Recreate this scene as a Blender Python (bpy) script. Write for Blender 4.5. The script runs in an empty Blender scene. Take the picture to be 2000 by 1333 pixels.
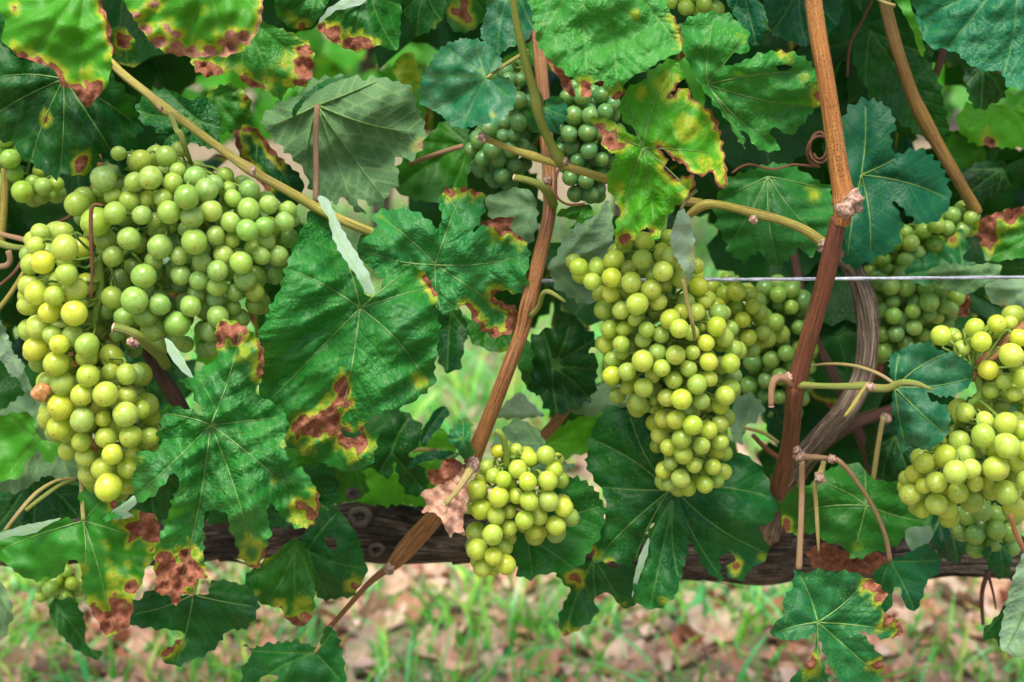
import bpy, math, random
import numpy as np
from mathutils import Vector, Matrix
from mathutils.geometry import delaunay_2d_cdt

random.seed(7)
RNG = np.random.default_rng(7)
SC = bpy.context.scene
COL = SC.collection

# ------------------------------------------------------------------ camera, light, exposure
PITCH = math.radians(14.0)
CAM_H = 0.95
cam_d = bpy.data.cameras.new('camera')
cam = bpy.data.objects.new('camera', cam_d)
COL.objects.link(cam)
cam.location = (0, 0, CAM_H)
cam.rotation_euler = (math.radians(90) - PITCH, 0, 0)
cam_d.lens = 50; cam_d.sensor_width = 36
cam_d.clip_start = 0.05; cam_d.clip_end = 500
cam_d.dof.use_dof = True
cam_d.dof.focus_distance = 0.90
cam_d.dof.aperture_fstop = 7.1
cam_d.dof.aperture_blades = 7
SC.camera = cam

SUN_EL, SUN_AZ = math.radians(66), math.radians(194)      # azimuth clockwise from +Y
world = bpy.data.worlds.new('World'); SC.world = world; world.use_nodes = True
wt = world.node_tree
bg = wt.nodes['Background']
sky = wt.nodes.new('ShaderNodeTexSky'); sky.sky_type = 'NISHITA'; sky.sun_disc = False
sky.sun_elevation = SUN_EL; sky.sun_rotation = SUN_AZ
sky.dust_density = 4.0; sky.air_density = 1.0
wt.links.new(sky.outputs[0], bg.inputs[0]); bg.inputs[1].default_value = 0.13
sun_d = bpy.data.lights.new('sun', 'SUN'); sun_d.energy = 2.7; sun_d.angle = math.radians(30)
sun_d.color = (1, 0.95, 0.86)
sun = bpy.data.objects.new('sun', sun_d); COL.objects.link(sun)
sdir = Vector((math.sin(SUN_AZ)*math.cos(SUN_EL), math.cos(SUN_AZ)*math.cos(SUN_EL), math.sin(SUN_EL)))
sun.rotation_euler = sdir.to_track_quat('Z', 'Y').to_euler()
SC.view_settings.view_transform = 'Standard'; SC.view_settings.look = 'None'
SC.view_settings.gamma = 1.0; SC.view_settings.exposure = 1.08
SC.view_settings.use_curve_mapping = False
SC.render.engine = 'CYCLES'
SC.cycles.max_bounces = 8; SC.cycles.diffuse_bounces = 4; SC.cycles.transmission_bounces = 5; SC.cycles.transparent_max_bounces = 6
SC.cycles.use_denoising = True

# ------------------------------------------------------------------ pixel <-> world
_R = np.array([1, 0, 0.0])
_F = np.array([0, math.cos(PITCH), -math.sin(PITCH)])
_U = np.array([0, math.sin(PITCH), math.cos(PITCH)])
CAM = np.array([0, 0, CAM_H])
def P(px, py, Y):
    """world point seen at photo pixel (px,py) at distance Y beyond the camera's plane"""
    px = np.asarray(px, float); py = np.asarray(py, float); Y = np.asarray(Y, float)
    d = (_F[None] + ((px-1000)*.00036)[..., None]*_R + (-(py-666.5)*.00036)[..., None]*_U) if px.ndim else \
        (_F + (px-1000)*.00036*_R - (py-666.5)*.00036*_U)
    return CAM + d*(Y/d[..., 1])[..., None] if px.ndim else CAM + d*(Y/d[1])
def pxm(py, Y):
    """metres per photo pixel"""
    return .00036*Y/(math.cos(PITCH) - (py-666.5)*.00036*math.sin(PITCH))
def to_px(w):
    v = np.asarray(w) - CAM
    f = v @ _F
    return 1000 + (v @ _R)/f/.00036, 666.5 - (v @ _U)/f/.00036

# ------------------------------------------------------------------ mesh helpers
def link(o, parent=None):
    COL.objects.link(o)
    if parent is not None: o.parent = parent
    return o
def mesh(name, V, F, mat=None, uv=None, attrs=None, smooth=True, vcol=None):
    V = np.asarray(V, np.float32)
    me = bpy.data.meshes.new(name)
    F = np.asarray(F, np.int32)
    n = len(F); k = F.shape[1]
    me.vertices.add(len(V)); me.vertices.foreach_set('co', V.ravel())
    me.loops.add(n*k); me.loops.foreach_set('vertex_index', F.ravel())
    me.polygons.add(n); me.polygons.foreach_set('loop_start', np.arange(0, n*k, k, dtype=np.int32))
    me.polygons.foreach_set('loop_total', np.full(n, k, np.int32))
    me.polygons.foreach_set('use_smooth', np.full(n, smooth))
    if uv is not None:
        l = me.uv_layers.new(name='UVMap')
        l.data.foreach_set('uv', np.asarray(uv, np.float32)[F.ravel()].ravel())
    for a, v in (attrs or {}).items():
        at = me.attributes.new(a, 'FLOAT', 'POINT'); at.data.foreach_set('value', np.asarray(v, np.float32))
    if vcol is not None:
        at = me.attributes.new('tint', 'FLOAT_COLOR', 'POINT')
        c = np.ones((len(V), 4), np.float32); c[:, :3] = vcol
        at.data.foreach_set('color', c.ravel())
    me.update(calc_edges=True); me.validate()
    if mat: me.materials.append(mat)
    return me
def obj(name, me, parent=None, origin=None):
    o = bpy.data.objects.new(name, me)
    link(o, parent)
    return o
def recenter(V, c): return np.asarray(V) - np.asarray(c)
def tag(o, label=None, cat=None, group=None, kind=None):
    if label: o['label'] = label
    if cat: o['category'] = cat
    if group: o['group'] = group
    if kind: o['kind'] = kind
    return o
def empty(name, loc, label=None, cat=None, group=None):
    o = bpy.data.objects.new(name, None); o.empty_display_size = .01
    o.location = tuple(loc); COL.objects.link(o)
    return tag(o, label, cat, group)
def merge(parts):
    """[(V,F,uv)] with equal face size -> one"""
    Vs, Fs, Us, k = [], [], [], 0
    for V, F, U in parts:
        Vs.append(V); Fs.append(np.asarray(F)+k); Us.append(U); k += len(V)
    return np.concatenate(Vs), np.concatenate(Fs), np.concatenate(Us)

def catmull(pts, n):
    """open catmull-rom through pts (k x d) -> n samples"""
    p = np.asarray(pts, float)
    if len(p) == 2: return p[0] + (p[1]-p[0])*np.linspace(0, 1, n)[:, None]
    q = np.vstack([2*p[0]-p[1], p, 2*p[-1]-p[-2]])
    t = np.linspace(0, len(p)-1-1e-6, n); i = t.astype(int); f = (t-i)[:, None]
    a, b, c, d = q[i], q[i+1], q[i+2], q[i+3]
    return .5*((2*b) + (-a+c)*f + (2*a-5*b+4*c-d)*f**2 + (-a+3*b-3*c+d)*f**3)
def tube_geo(C, R, seg=12, cap=True, rough=0, seed=0, ridges=0, flat=None):
    """tube through world points C (n x 3) with radii R -> quads V,F,uv"""
    C = np.asarray(C, float); R = np.asarray(R, float); n = len(C)
    T = np.gradient(C, axis=0); T /= np.linalg.norm(T, axis=1)[:, None]+1e-12
    up = np.array([0, -1, 0.]) if abs(T[0][1]) < .9 else np.array([1., 0, 0])
    N = np.zeros_like(C); nn = up - T[0]*(up@T[0]); N[0] = nn/np.linalg.norm(nn)
    for i in range(1, n):
        nn = N[i-1] - T[i]*(N[i-1]@T[i]); N[i] = nn/np.linalg.norm(nn)
    B = np.cross(T, N)
    a = np.linspace(0, 2*math.pi, seg, endpoint=False)
    L = np.concatenate([[0], np.cumsum(np.linalg.norm(np.diff(C, axis=0), axis=1))])
    rr = R[:, None]*np.ones(seg)[None]
    if rough:
        rg = np.random.default_rng(seed)
        for k in range(7):
            kk = rg.integers(1, 7); w = rg.uniform(8, 90); ph = rg.uniform(0, 6.28)
            rr = rr*(1+rough*rg.uniform(.3, 1)/math.sqrt(kk)*np.sin(kk*a[None]+w*L[:, None]+ph))
    if ridges: rr = rr*(1+ridges*np.sin(9*a[None]+1.3*np.sin(14*L[:, None])))
    V = C[:, None] + rr[..., None]*(np.cos(a)[None, :, None]*N[:, None] + np.sin(a)[None, :, None]*B[:, None])
    V = V.reshape(-1, 3)
    i = np.arange(n-1)[:, None]*seg; j = np.arange(seg)[None]; j2 = (j+1) % seg
    F = np.stack([i+j, i+j2, i+seg+j2, i+seg+j], -1).reshape(-1, 4)
    uv = np.stack([np.broadcast_to(np.abs(a/math.pi-1)[None], (n, seg)), np.broadcast_to(L[:, None], (n, seg))], -1).reshape(-1, 2)
    if cap:
        k = len(V); V = np.vstack([V, C[0]-T[0]*R[0]*.25, C[-1]+T[-1]*R[-1]*.25])
        uv = np.vstack([uv, [0, 0], [0, L[-1]]])
        f0 = [(k, (q+1) % seg, q, k) for q in range(seg)]
        b = (n-1)*seg
        f1 = [(k+1, b+q, b+(q+1) % seg, k+1) for q in range(seg)]
        # degenerate quads are avoided: split pairs of rim edges
        f0 = [(k, (q+2) % seg, (q+1) % seg, q) for q in range(0, seg, 2)]
        f1 = [(k+1, b+q, b+(q+1) % seg, b+(q+2) % seg) for q in range(0, seg, 2)]
        F = np.vstack([F, f0, f1])
    return V, F, uv
def px_path(pts, n=None, step=8):
    """[(px,py,Y,r_px)] -> world centres and radii"""
    p = np.asarray(pts, float)
    L = np.sum(np.hypot(*np.diff(p[:, :2], axis=0).T))
    n = n or max(4, int(L/step))
    q = catmull(p, n)
    C = P(q[:, 0], q[:, 1], q[:, 2])
    R = np.array([max(.3, r)*pxm(y, Y) for r, y, Y in zip(q[:, 3], q[:, 1], q[:, 2])])
    return C, R
def tube_obj(name, pts, mat, parent=None, seg=12, step=8, rough=.03, ridges=0, origin=None, seed=1):
    C, R = px_path(pts, step=step)
    V, F, uv = tube_geo(C, R, seg, True, rough, seed, ridges)
    o0 = np.array(parent.location) if parent is not None and parent.type == 'EMPTY' else (C[0] if origin is None else origin)
    me = mesh(name, V-o0, F, mat, uv)
    o = obj(name, me, parent)
    if parent is None: o.location = o0
    return o

# ------------------------------------------------------------------ 2-D helpers
def pts(s): return np.array([[float(a) for a in q.split(',')] for q in s.split()])
def inside(Q, poly):
    x, y = Q[:, 0][:, None], Q[:, 1][:, None]
    x1, y1 = poly[:, 0][None], poly[:, 1][None]
    x2, y2 = np.roll(poly[:, 0], -1)[None], np.roll(poly[:, 1], -1)[None]
    c = ((y1 > y) != (y2 > y)) & (x < (x2-x1)*(y-y1)/(y2-y1+1e-12)+x1)
    return (c.sum(1) % 2) == 1
def seg_dist(Q, A, B):
    out = np.full(len(Q), 1e9)
    for s in range(0, len(A), 256):
        a, b = A[s:s+256][None], B[s:s+256][None]
        d = b-a; q = Q[:, None]-a
        t = np.clip((q*d).sum(-1)/((d*d).sum(-1)+1e-9), 0, 1)[..., None]
        out = np.minimum(out, np.sqrt((((q-t*d))**2).sum(-1)).min(1))
    return out
def snoise(seed, sc, n=7):
    rg = np.random.default_rng(seed)
    k = rg.normal(size=(n, 2)); k /= np.linalg.norm(k, axis=1)[:, None]; k *= rg.uniform(.6, 1.7, n)[:, None]*2*math.pi/sc
    ph = rg.uniform(0, 6.28, n)
    return lambda u, v: np.sin(u[..., None]*k[:, 0]+v[..., None]*k[:, 1]+ph).sum(-1)/math.sqrt(n)
def closed_smooth(p, step):
    q = np.vstack([p[-1], p, p[0], p[1]])
    out = []
    for i in range(1, len(p)+1):
        a, b, c, d = q[i-1], q[i], q[i+1], q[i+2]
        m = max(1, int(np.hypot(*(c-b))/step))
        f = (np.arange(m)/m)[:, None]
        m1 = (c-a)*.32; m2 = (d-b)*.32
        h = 2*f**3-3*f**2+1; g = f**3-2*f**2+f; h2 = -2*f**3+3*f**2; g2 = f**3-f**2
        out.append(h*b+g*m1+h2*c+g2*m2)
    return np.vstack(out)
def add_teeth(p, period, amp, seed, ragged=0):
    """serrated margin: asymmetric teeth along the outline"""
    rg = np.random.default_rng(seed)
    nx = np.roll(p, -1, 0)-np.roll(p, 1, 0); nx /= np.linalg.norm(nx, axis=1)[:, None]+1e-9
    area = np.sum(p[:, 0]*np.roll(p[:, 1], -1)-np.roll(p[:, 0], -1)*p[:, 1])
    nor = np.stack([nx[:, 1], -nx[:, 0]], 1)*(1 if area > 0 else -1)
    L = np.concatenate([[0], np.cumsum(np.linalg.norm(np.diff(p, axis=0), axis=1))])
    tot = L[-1]; brk = [0]
    while brk[-1] < tot: brk.append(brk[-1]+period*rg.uniform(.6, 1.45))
    brk = np.array(brk); i = np.searchsorted(brk, L, side='right')-1
    f = (L-brk[i])/(brk[np.minimum(i+1, len(brk)-1)]-brk[i]+1e-9)
    am = amp*rg.uniform(.45, 1.3, len(brk)+1)[i]
    h = np.where(f < .62, (f/.62)**1.3, np.maximum(0, 1-(f-.62)/.38))*am
    # damp where the outline turns inwards (sinuses)
    t0 = nx; t1 = np.roll(nx, -3, 0)
    turn = (t0[:, 0]*t1[:, 1]-t0[:, 1]*t1[:, 0])*(1 if area > 0 else -1)
    h = h*np.clip(1+turn*1.2, .15, 1)
    h = h*1.5
    if ragged: h = h + ragged*rg.normal(size=len(p))
    return p+nor*(h-amp*.5)[:, None]
# ------------------------------------------------------------------ materials
class NT:
    def __init__(s, name):
        s.m = bpy.data.materials.new(name); s.m.use_nodes = True
        s.t = s.m.node_tree; s.t.nodes.clear()
        s.out = s.t.nodes.new('ShaderNodeOutputMaterial')
    def n(s, typ, **kw):
        nd = s.t.nodes.new('ShaderNode'+typ)
        for k, v in kw.items():
            if k.startswith('_'): setattr(nd, k[1:], v)
        for k, v in kw.items():
            if k.startswith('_'): continue
            key = int(k[1:]) if k[0] == 'i' and k[1:].isdigit() else k.replace('__', ' ')
            s.set(nd.inputs[key], v)
        return nd
    def set(s, sock, v):
        if hasattr(v, 'outputs'): s.t.links.new(v.outputs[0], sock)
        elif isinstance(v, bpy.types.NodeSocket): s.t.links.new(v, sock)
        elif isinstance(v, (tuple, list)) and len(v) == 3 and sock.type == 'RGBA': sock.default_value = (*v, 1)
        else: sock.default_value = v
    def math(s, op, a, b=0.0, c=None, clamp=False):
        kw = dict(_operation=op, _use_clamp=clamp, i0=a, i1=b)
        if c is not None: kw['i2'] = c
        return s.n('Math', **kw).outputs[0]
    def mix(s, f, a, b, mode='MIX'): return s.n('MixRGB', _blend_type=mode, Fac=f, Color1=a, Color2=b).outputs[0]
    def ramp(s, v, lo, hi, a=0.0, b=1.0):
        return s.n('MapRange', _interpolation_type='SMOOTHSTEP', i0=v, i1=lo, i2=hi, i3=a, i4=b).outputs[0]
    def noise(s, vec, scale, detail=2, rough=.5, dist=0): return s.n('TexNoise', Vector=vec, Scale=scale, Detail=detail, Roughness=rough, Distortion=dist).outputs[0]
    def attr(s, name, typ='GEOMETRY'): return s.n('Attribute', _attribute_type=typ, _attribute_name=name)
    def bump(s, h, strength, dist, normal=None):
        kw = dict(Strength=strength, Distance=dist, Height=h)
        if normal is not None: kw['Normal'] = normal
        return s.n('Bump', **kw).outputs[0]
    def done(s, sh): s.t.links.new(sh.outputs[0] if hasattr(sh, 'outputs') else sh, s.out.inputs[0]); return s.m

def make_leaf_mat():
    t = NT('vine_leaf_tissue')
    uv = t.n('UVMap').outputs[0]
    wob = t.n('TexNoise', Vector=uv, Scale=5.0, Detail=2.0).outputs[1]
    uvw = t.mix(0.06, uv, wob)
    rnd = t.n('ObjectInfo').outputs['Random']
    off = t.n('VectorMath', _operation='ADD', i0=uv, i1=t.n('CombineXYZ', X=t.math('MULTIPLY', rnd, 57.0), Y=t.math('MULTIPLY', rnd, 31.0)))
    off = off.outputs[0]
    g = lambda n: t.attr(n).outputs['Fac']
    p = lambda n: t.attr(n, 'OBJECT').outputs['Fac']
    vd, vs, nec, yel = g('vd'), g('vs'), g('nec'), g('yel')
    n1 = t.noise(off, 1.1, 3); n2 = t.noise(off, 9.0, 3, .6); n3 = t.noise(off, 40.0, 2, .6); nn = t.noise(off, 3.2, 4, .62, .4)
    base = t.mix(t.ramp(n1, .35, .65), (.003, .080, .008), (.012, .155, .008))
    base = t.mix(p('blue'), base, (.003, .105, .056))
    base = t.mix(p('tone'), base, (.065, .31, .006))
    base = t.mix(t.math('MULTIPLY', t.ramp(n2, .45, .75), .35), base, (.03, .20, .018))
    base = t.mix(1.0, base, t.n('CombineColor', Red=p('lum'), Green=p('lum'), Blue=p('lum')).outputs[0], 'MULTIPLY')  # lum scales tissue colour; shaded leaves take lower values, painting in shade
    # small pale speckles (light feeding marks and spray residue)
    vor = t.n('TexVoronoi', _voronoi_dimensions='2D', Vector=off, Scale=11.0).outputs[0]
    spk = t.math('MULTIPLY', t.math('MULTIPLY', t.ramp(vor, .22, .10), t.ramp(nn, .45, .62)), p('spk'))
    base = t.mix(spk, base, (.20, .34, .025))
    vor2 = t.n('TexVoronoi', _voronoi_dimensions='2D', Vector=off, Scale=60.0).outputs[0]
    dust = t.math('MULTIPLY', t.math('MULTIPLY', t.ramp(vor2, .30, .12), t.ramp(nn, .38, .66)), p('dust'))
    base = t.mix(dust, base, (.42, .50, .42))
    vm = t.math('MULTIPLY', t.ramp(vd, 2.4, .6), .45)
    vsm = t.math('MULTIPLY', t.ramp(vs, 1.8, .2), .15)
    vein = t.math('MAXIMUM', vm, vsm)
    top = t.mix(vein, base, (.12, .27, .045))
    # yellowing and dead tissue
    wig = t.math('MULTIPLY', t.math('SUBTRACT', nn, .5), 36.0)
    wig2 = t.math('ADD', wig, t.math('MULTIPLY', t.math('SUBTRACT', n3, .5), 9.0))
    ym = t.math('MAXIMUM', t.ramp(t.math('ADD', nec, t.math('MULTIPLY', wig2, .55)), -15.0, -.5), t.ramp(t.math('ADD', yel, wig2), 0.0, 20.0, 0.0, .8))
    ym = t.math('MULTIPLY', ym, t.ramp(vein, 1.2, 0.1, .45, .85))
    yc = t.mix(t.ramp(n2, .35, .7), (.22, .36, .014), (.50, .45, .03))
    top = t.mix(ym, top, yc)
    nm = t.ramp(t.math('ADD', nec, t.math('MULTIPLY', wig2, .48)), -2.0, 2.0)
    bn = t.mix(t.ramp(n2, .3, .72), (.155, .040, .016), (.31, .125, .070))
    bn = t.mix(t.math('MULTIPLY', t.ramp(n3, .55, .72), .5), bn, (.50, .28, .17))
    bn = t.mix(t.math('MULTIPLY', t.ramp(nec, 0.0, 5.0, 1.0, 0.0), .55), bn, (.10, .025, .012))
    bn = t.mix(p('dry'), bn, t.mix(t.ramp(n2, .3, .7), (.42, .22, .14), (.58, .37, .27)))
    top = t.mix(nm, top, bn)
    under = t.mix(t.ramp(n1, .35, .65), (.075, .19, .065), (.12, .26, .10))
    under = t.mix(p('pale'), under, (.36, .48, .38))
    under = t.mix(t.ramp(vs, 3.5, .5, 0.0, .5), under, (.22, .38, .13))
    under = t.mix(t.math('MULTIPLY', t.ramp(n3, .5, .7), .25), under, (.42, .5, .40))
    under = t.mix(t.math('MULTIPLY', ym, .7), under, (.42, .42, .10)); under = t.mix(nm, under, t.mix(.35, bn, (.42, .27, .2)))
    back = t.n('NewGeometry').outputs['Backfacing']
    unet = t.n('TexVoronoi', _voronoi_dimensions='2D', _feature='DISTANCE_TO_EDGE', Vector=off, Scale=13.0).outputs[0]
    under = t.mix(t.ramp(unet, .10, .0, 0.0, .30), under, (.26, .38, .18))
    col = t.mix(back, top, under)
    # relief: puckered tissue between sunken veins
    v2 = t.n('TexVoronoi', _voronoi_dimensions='2D', _feature='SMOOTH_F1', Vector=t.n('VectorMath', _operation='ADD', i0=off, i1=t.n('VectorMath', _operation='SCALE', i0=wob, Scale=.10).outputs[0]).outputs[0], Scale=9.5, Smoothness=.35).outputs[0]
    v3 = t.n('TexVoronoi', _voronoi_dimensions='2D', _feature='DISTANCE_TO_EDGE', Vector=t.n('VectorMath', _operation='ADD', i0=off, i1=t.n('VectorMath', _operation='SCALE', i0=wob, Scale=.10).outputs[0]).outputs[0], Scale=9.5).outputs[0]
    h = t.math('MULTIPLY', t.math('POWER', t.ramp(v3, -.05, .42), .8), 1.5)
    h = t.math('ADD', h, t.math('MULTIPLY', n3, .10))
    h = t.math('MULTIPLY', h, t.ramp(t.math('MINIMUM', vd, t.math('MULTIPLY', vs, 1.4)), .5, 7.0, .35, 1.0))
    h = t.math('ADD', h, t.math('MULTIPLY', t.ramp(vs, 0.0, 6.0), .55))
    h = t.math('ADD', h, t.math('MULTIPLY', t.math('MULTIPLY', n2, nm), 2.0))
    bmp = t.bump(h, t.math('MULTIPLY', t.math('ADD', t.math('MULTIPLY', p('rug'), .46), .05), t.ramp(t.noise(off, .75, 2), .38, .62, .3, 1.0)), .0009)
    net = t.math('MULTIPLY', t.ramp(v3, .07, 0.0), t.math('MULTIPLY', p('rug'), .35))
    net = t.math('MULTIPLY', net, t.math('SUBTRACT', 1.0, back))
    col = t.mix(t.math('MULTIPLY', net, t.math('SUBTRACT', 1.0, nm)), col, t.mix(1.0, col, (.55, .62, .5), 'MULTIPLY'))
    rg = t.mix(nm, t.mix(back, (.50,)*3, (.75,)*3), (.8,)*3)
    rg = t.math('ADD', rg, t.math('MULTIPLY', t.math('SUBTRACT', n2, .5), .25))
    pb = t.n('BsdfPrincipled', Base__Color=col, Roughness=rg, Normal=bmp)
    pb.inputs['Specular IOR Level'].default_value = .28
    tc = t.mix(nm, t.mix(ym, t.mix(p('tone'), (.045, .25, .006), (.24, .50, .010)), (.6, .5, .03)), (.30, .09, .02))
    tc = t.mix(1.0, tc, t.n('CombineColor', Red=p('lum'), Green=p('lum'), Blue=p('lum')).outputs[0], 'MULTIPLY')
    tr = t.n('BsdfTranslucent', Color=tc, Normal=bmp)
    return t.done(t.n('MixShader', Fac=t.mix(nm, (.30,)*3, (.12,)*3), i1=pb.outputs[0], i2=tr.outputs[0]))

def make_grape_mat():
    t = NT('grape_skin')
    co = t.n('TexCoord').outputs['Object']
    rnd = t.n('ObjectInfo').outputs['Random']
    off = t.n('VectorMath', _operation='ADD', i0=co, i1=t.n('CombineXYZ', X=t.math('MULTIPLY', rnd, 41.0), Z=t.math('MULTIPLY', rnd, 17.0))).outputs[0]
    p = lambda n: t.attr(n, 'OBJECT').outputs['Fac']
    n1 = t.noise(off, 1.3, 3, .55); n2 = t.noise(off, 3.5, 4, .65, .6); n3 = t.noise(off, 14., 3, .6)
    gr = t.mix(t.ramp(n1, .3, .7), (.27, .50, .045), (.38, .61, .07))
    go = t.mix(t.ramp(n1, .3, .7), (.60, .64, .022), (.72, .72, .045))
    c = t.mix(p('tone'), gr, go)
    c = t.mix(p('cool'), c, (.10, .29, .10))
    # sun flush and russet marks
    c = t.mix(t.math('MULTIPLY', t.ramp(n2, .52, .78), t.math('MULTIPLY', p('rust'), .8)), c, (.52, .30, .055))
    bloom = t.math('MULTIPLY', t.ramp(n2, .62, .40), p('bloom'))
    c = t.mix(t.math('MULTIPLY', bloom, .36), c, (.50, .68, .40))
    vor = t.n('TexVoronoi', Vector=off, Scale=3.4).outputs[0]
    dots = t.math('MULTIPLY', t.ramp(vor, .085, .045), .75)
    c = t.mix(dots, c, (.16, .12, .02))
    sc = t.ramp(t.math('ADD', t.noise(off, 1.9, 5, .72, 1.2), t.math('MULTIPLY', p('rust'), .05)), .715, .745)
    c = t.mix(t.math('MULTIPLY', sc, .8), c, (.22, .10, .035))
    z = t.n('SeparateXYZ', Vector=t.n('VectorMath', _operation='NORMALIZE', i0=co).outputs[0]).outputs[2]
    tip = t.math('MULTIPLY', t.ramp(z, -.9950, -.9980), .8)
    c = t.mix(tip, c, (.10, .06, .02))
    c = t.mix(t.ramp(z, -.80, -.985, 0.0, .22), c, (.5, .42, .10))
    c = t.mix(p('dead'), c, t.mix(t.ramp(n2, .3, .7), (.30, .13, .045), (.50, .27, .11)))
    rough = t.math('ADD', .25, t.math('MULTIPLY', bloom, .22))
    bmp = t.bump(t.math('ADD', t.math('MULTIPLY', n3, .5), t.math('MULTIPLY', n1, 1.5)), .25, .0006)
    pb = t.n('BsdfPrincipled', Base__Color=c, Roughness=rough, Normal=bmp)
    pb.inputs['Subsurface Weight'].default_value = 1.0
    pb.inputs['Subsurface Radius'].default_value = (1.0, .95, .20)
    pb.inputs['Subsurface Scale'].default_value = .0100
    pb.inputs['Specular IOR Level'].default_value = .5
    pb.inputs['Coat Weight'].default_value = .22; pb.inputs['Coat Roughness'].default_value = .22
    pb.inputs['Sheen Weight'].default_value = .06
    tb = t.n('BsdfTranslucent', Color=t.mix(.35, c, (.80, .85, .12)))
    return t.done(t.n('MixShader', Fac=t.mix(p('dead'), (.34,)*3, (.05,)*3), i1=pb.outputs[0], i2=tb.outputs[0]))

def make_cane_mat(name, c1, c2, c3, dots=0.0, rough=.5, stripe=1.0, grey=0.0):
    t = NT(name)
    uv = t.n('UVMap').outputs[0]
    sp = t.n('SeparateXYZ', Vector=uv)
    v = t.n('CombineXYZ', X=t.math('MULTIPLY', sp.outputs[0], 9.0), Y=t.math('MULTIPLY', sp.outputs[1], 14.0)).outputs[0]
    v2 = t.n('CombineXYZ', X=t.math('MULTIPLY', sp.outputs[0], 5.0), Y=t.math('MULTIPLY', sp.outputs[1], 260.0)).outputs[0]
    co = t.n('TexCoord').outputs['Object']
    st = t.noise(v, 2.2, 4, .6); big = t.noise(co, 16., 3); fine = t.noise(co, 420., 3, .6)
    c = t.mix(t.ramp(big, .35, .65), c1, c2)
    c = t.mix(t.math('MULTIPLY', t.ramp(st, .45, .60), .85*stripe), c, c3)
    if grey: c = t.mix(t.math('MULTIPLY', t.ramp(t.noise(v, 3.7, 5, .7), .5, .66), grey), c, (.42, .37, .31))
    if dots:
        vo = t.n('TexVoronoi', _voronoi_dimensions='2D', Vector=v2, Scale=1.9).outputs[0]
        c = t.mix(t.math('MULTIPLY', t.ramp(vo, .26, .14), t.math('MULTIPLY', t.ramp(t.noise(co, 30., 2), .30, .50), dots)), c, (.05, .018, .008))
    c = t.mix(t.math('MULTIPLY', t.ramp(fine, .5, .75), .25), c, c2)
    h = t.math('ADD', t.math('MULTIPLY', st, 2.2), t.math('MULTIPLY', fine, .45))
    pb = t.n('BsdfPrincipled', Base__Color=c, Roughness=rough, Normal=t.bump(h, .65, .0012))
    return t.done(pb)

def make_bark_mat(name, dark, mid, light, k=1.0, lf=.55):
    t = NT(name)
    uv = t.n('UVMap').outputs[0]
    sp = t.n('SeparateXYZ', Vector=uv)
    v = t.n('CombineXYZ', X=t.math('MULTIPLY', sp.outputs[0], 16.0*k), Y=t.math('MULTIPLY', sp.outputs[1], 20.0)).outputs[0]
    co = t.n('TexCoord').outputs['Object']
    st = t.noise(v, 1.6, 6, .68, .5); nb = t.noise(co, 22., 4, .6); nf = t.noise(co, 260., 3, .65)
    c = t.mix(t.ramp(st, .36, .60), dark, mid)
    c = t.mix(t.math('MULTIPLY', t.ramp(t.math('ADD', st, t.math('MULTIPLY', nb, .35)), .66, .86), lf), c, light)
    c = t.mix(t.math('MULTIPLY', t.ramp(nf, .5, .75), .3), c, light)
    h = t.math('ADD', t.math('MULTIPLY', st, 2.6), t.math('MULTIPLY', nf, .35))
    pb = t.n('BsdfPrincipled', Base__Color=c, Roughness=.9, Normal=t.bump(h, .9, .003))
    return t.done(pb)

def make_simple(name, c1, c2, scale=60., rough=.6, trans=0.0, tint=False, bump=.3):
    t = NT(name)
    co = t.n('TexCoord').outputs['Object']
    n = t.noise(co, scale, 4, .6)
    c = t.mix(t.ramp(n, .35, .65), c1, c2)
    if tint: c = t.mix(1.0, c, t.attr('tint').outputs['Color'], 'MULTIPLY')
    pb = t.n('BsdfPrincipled', Base__Color=c, Roughness=rough, Normal=t.bump(n, bump, .002))
    if trans: return t.done(t.n('MixShader', Fac=trans, i1=pb.outputs[0], i2=t.n('BsdfTranslucent', Color=c).outputs[0]))
    return t.done(pb)

M_LEAF = make_leaf_mat(); M_GRAPE = make_grape_mat()
M_ORANGE = make_cane_mat('cane_bark_tan', (.40, .165, .035), (.50, .24, .065), (.22, .075, .018), dots=.95)
M_RED = make_cane_mat('cane_bark_russet', (.15, .044, .018), (.22, .075, .028), (.06, .018, .010), dots=.25)
M_MIDC = make_cane_mat('cane_bark_brown', (.28, .115, .032), (.38, .175, .055), (.095, .032, .012), dots=.6)
M_GREENC = make_cane_mat('cane_bark_green', (.12, .21, .020), (.18, .26, .035), (.22, .15, .035), dots=.25, rough=.4)
M_YELC = make_cane_mat('cane_bark_yellow', (.34, .32, .045), (.42, .36, .06), (.22, .14, .04), dots=.35, rough=.42)
M_DARKC = make_cane_mat('cane_bark_dark', (.085, .032, .018), (.13, .055, .03), (.03, .012, .008), dots=.2)
M_PINK = make_cane_mat('petiole_skin_pink', (.27, .12, .075), (.34, .18, .10), (.20, .19, .06), dots=0, rough=.45)
M_PET = make_cane_mat('petiole_skin_green', (.24, .28, .05), (.30, .28, .07), (.40, .22, .12), dots=0, rough=.45)
M_STEM = make_cane_mat('bunch_stem_green', (.12, .28, .02), (.18, .34, .03), (.28, .30, .06), dots=0, rough=.45)
M_TENDRIL = make_cane_mat('tendril_brown', (.22, .085, .035), (.17, .06, .028), (.14, .05, .02), dots=0)
M_BARK = make_bark_mat('old_vine_bark', (.008, .005, .0035), (.065, .042, .028), (.27, .20, .15), 1.4, .85)
M_GREYBARK = make_bark_mat('grey_arm_bark', (.09, .055, .035), (.32, .225, .15), (.68, .58, .46), .8, 1.0)
M_CUT = make_simple('cut_wood', (.55, .33, .22), (.74, .56, .44), 700., .8)
M_BUD = make_simple('bud_scale', (.15, .07, .04), (.42, .29, .22), 500., .8, bump=.8)
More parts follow.
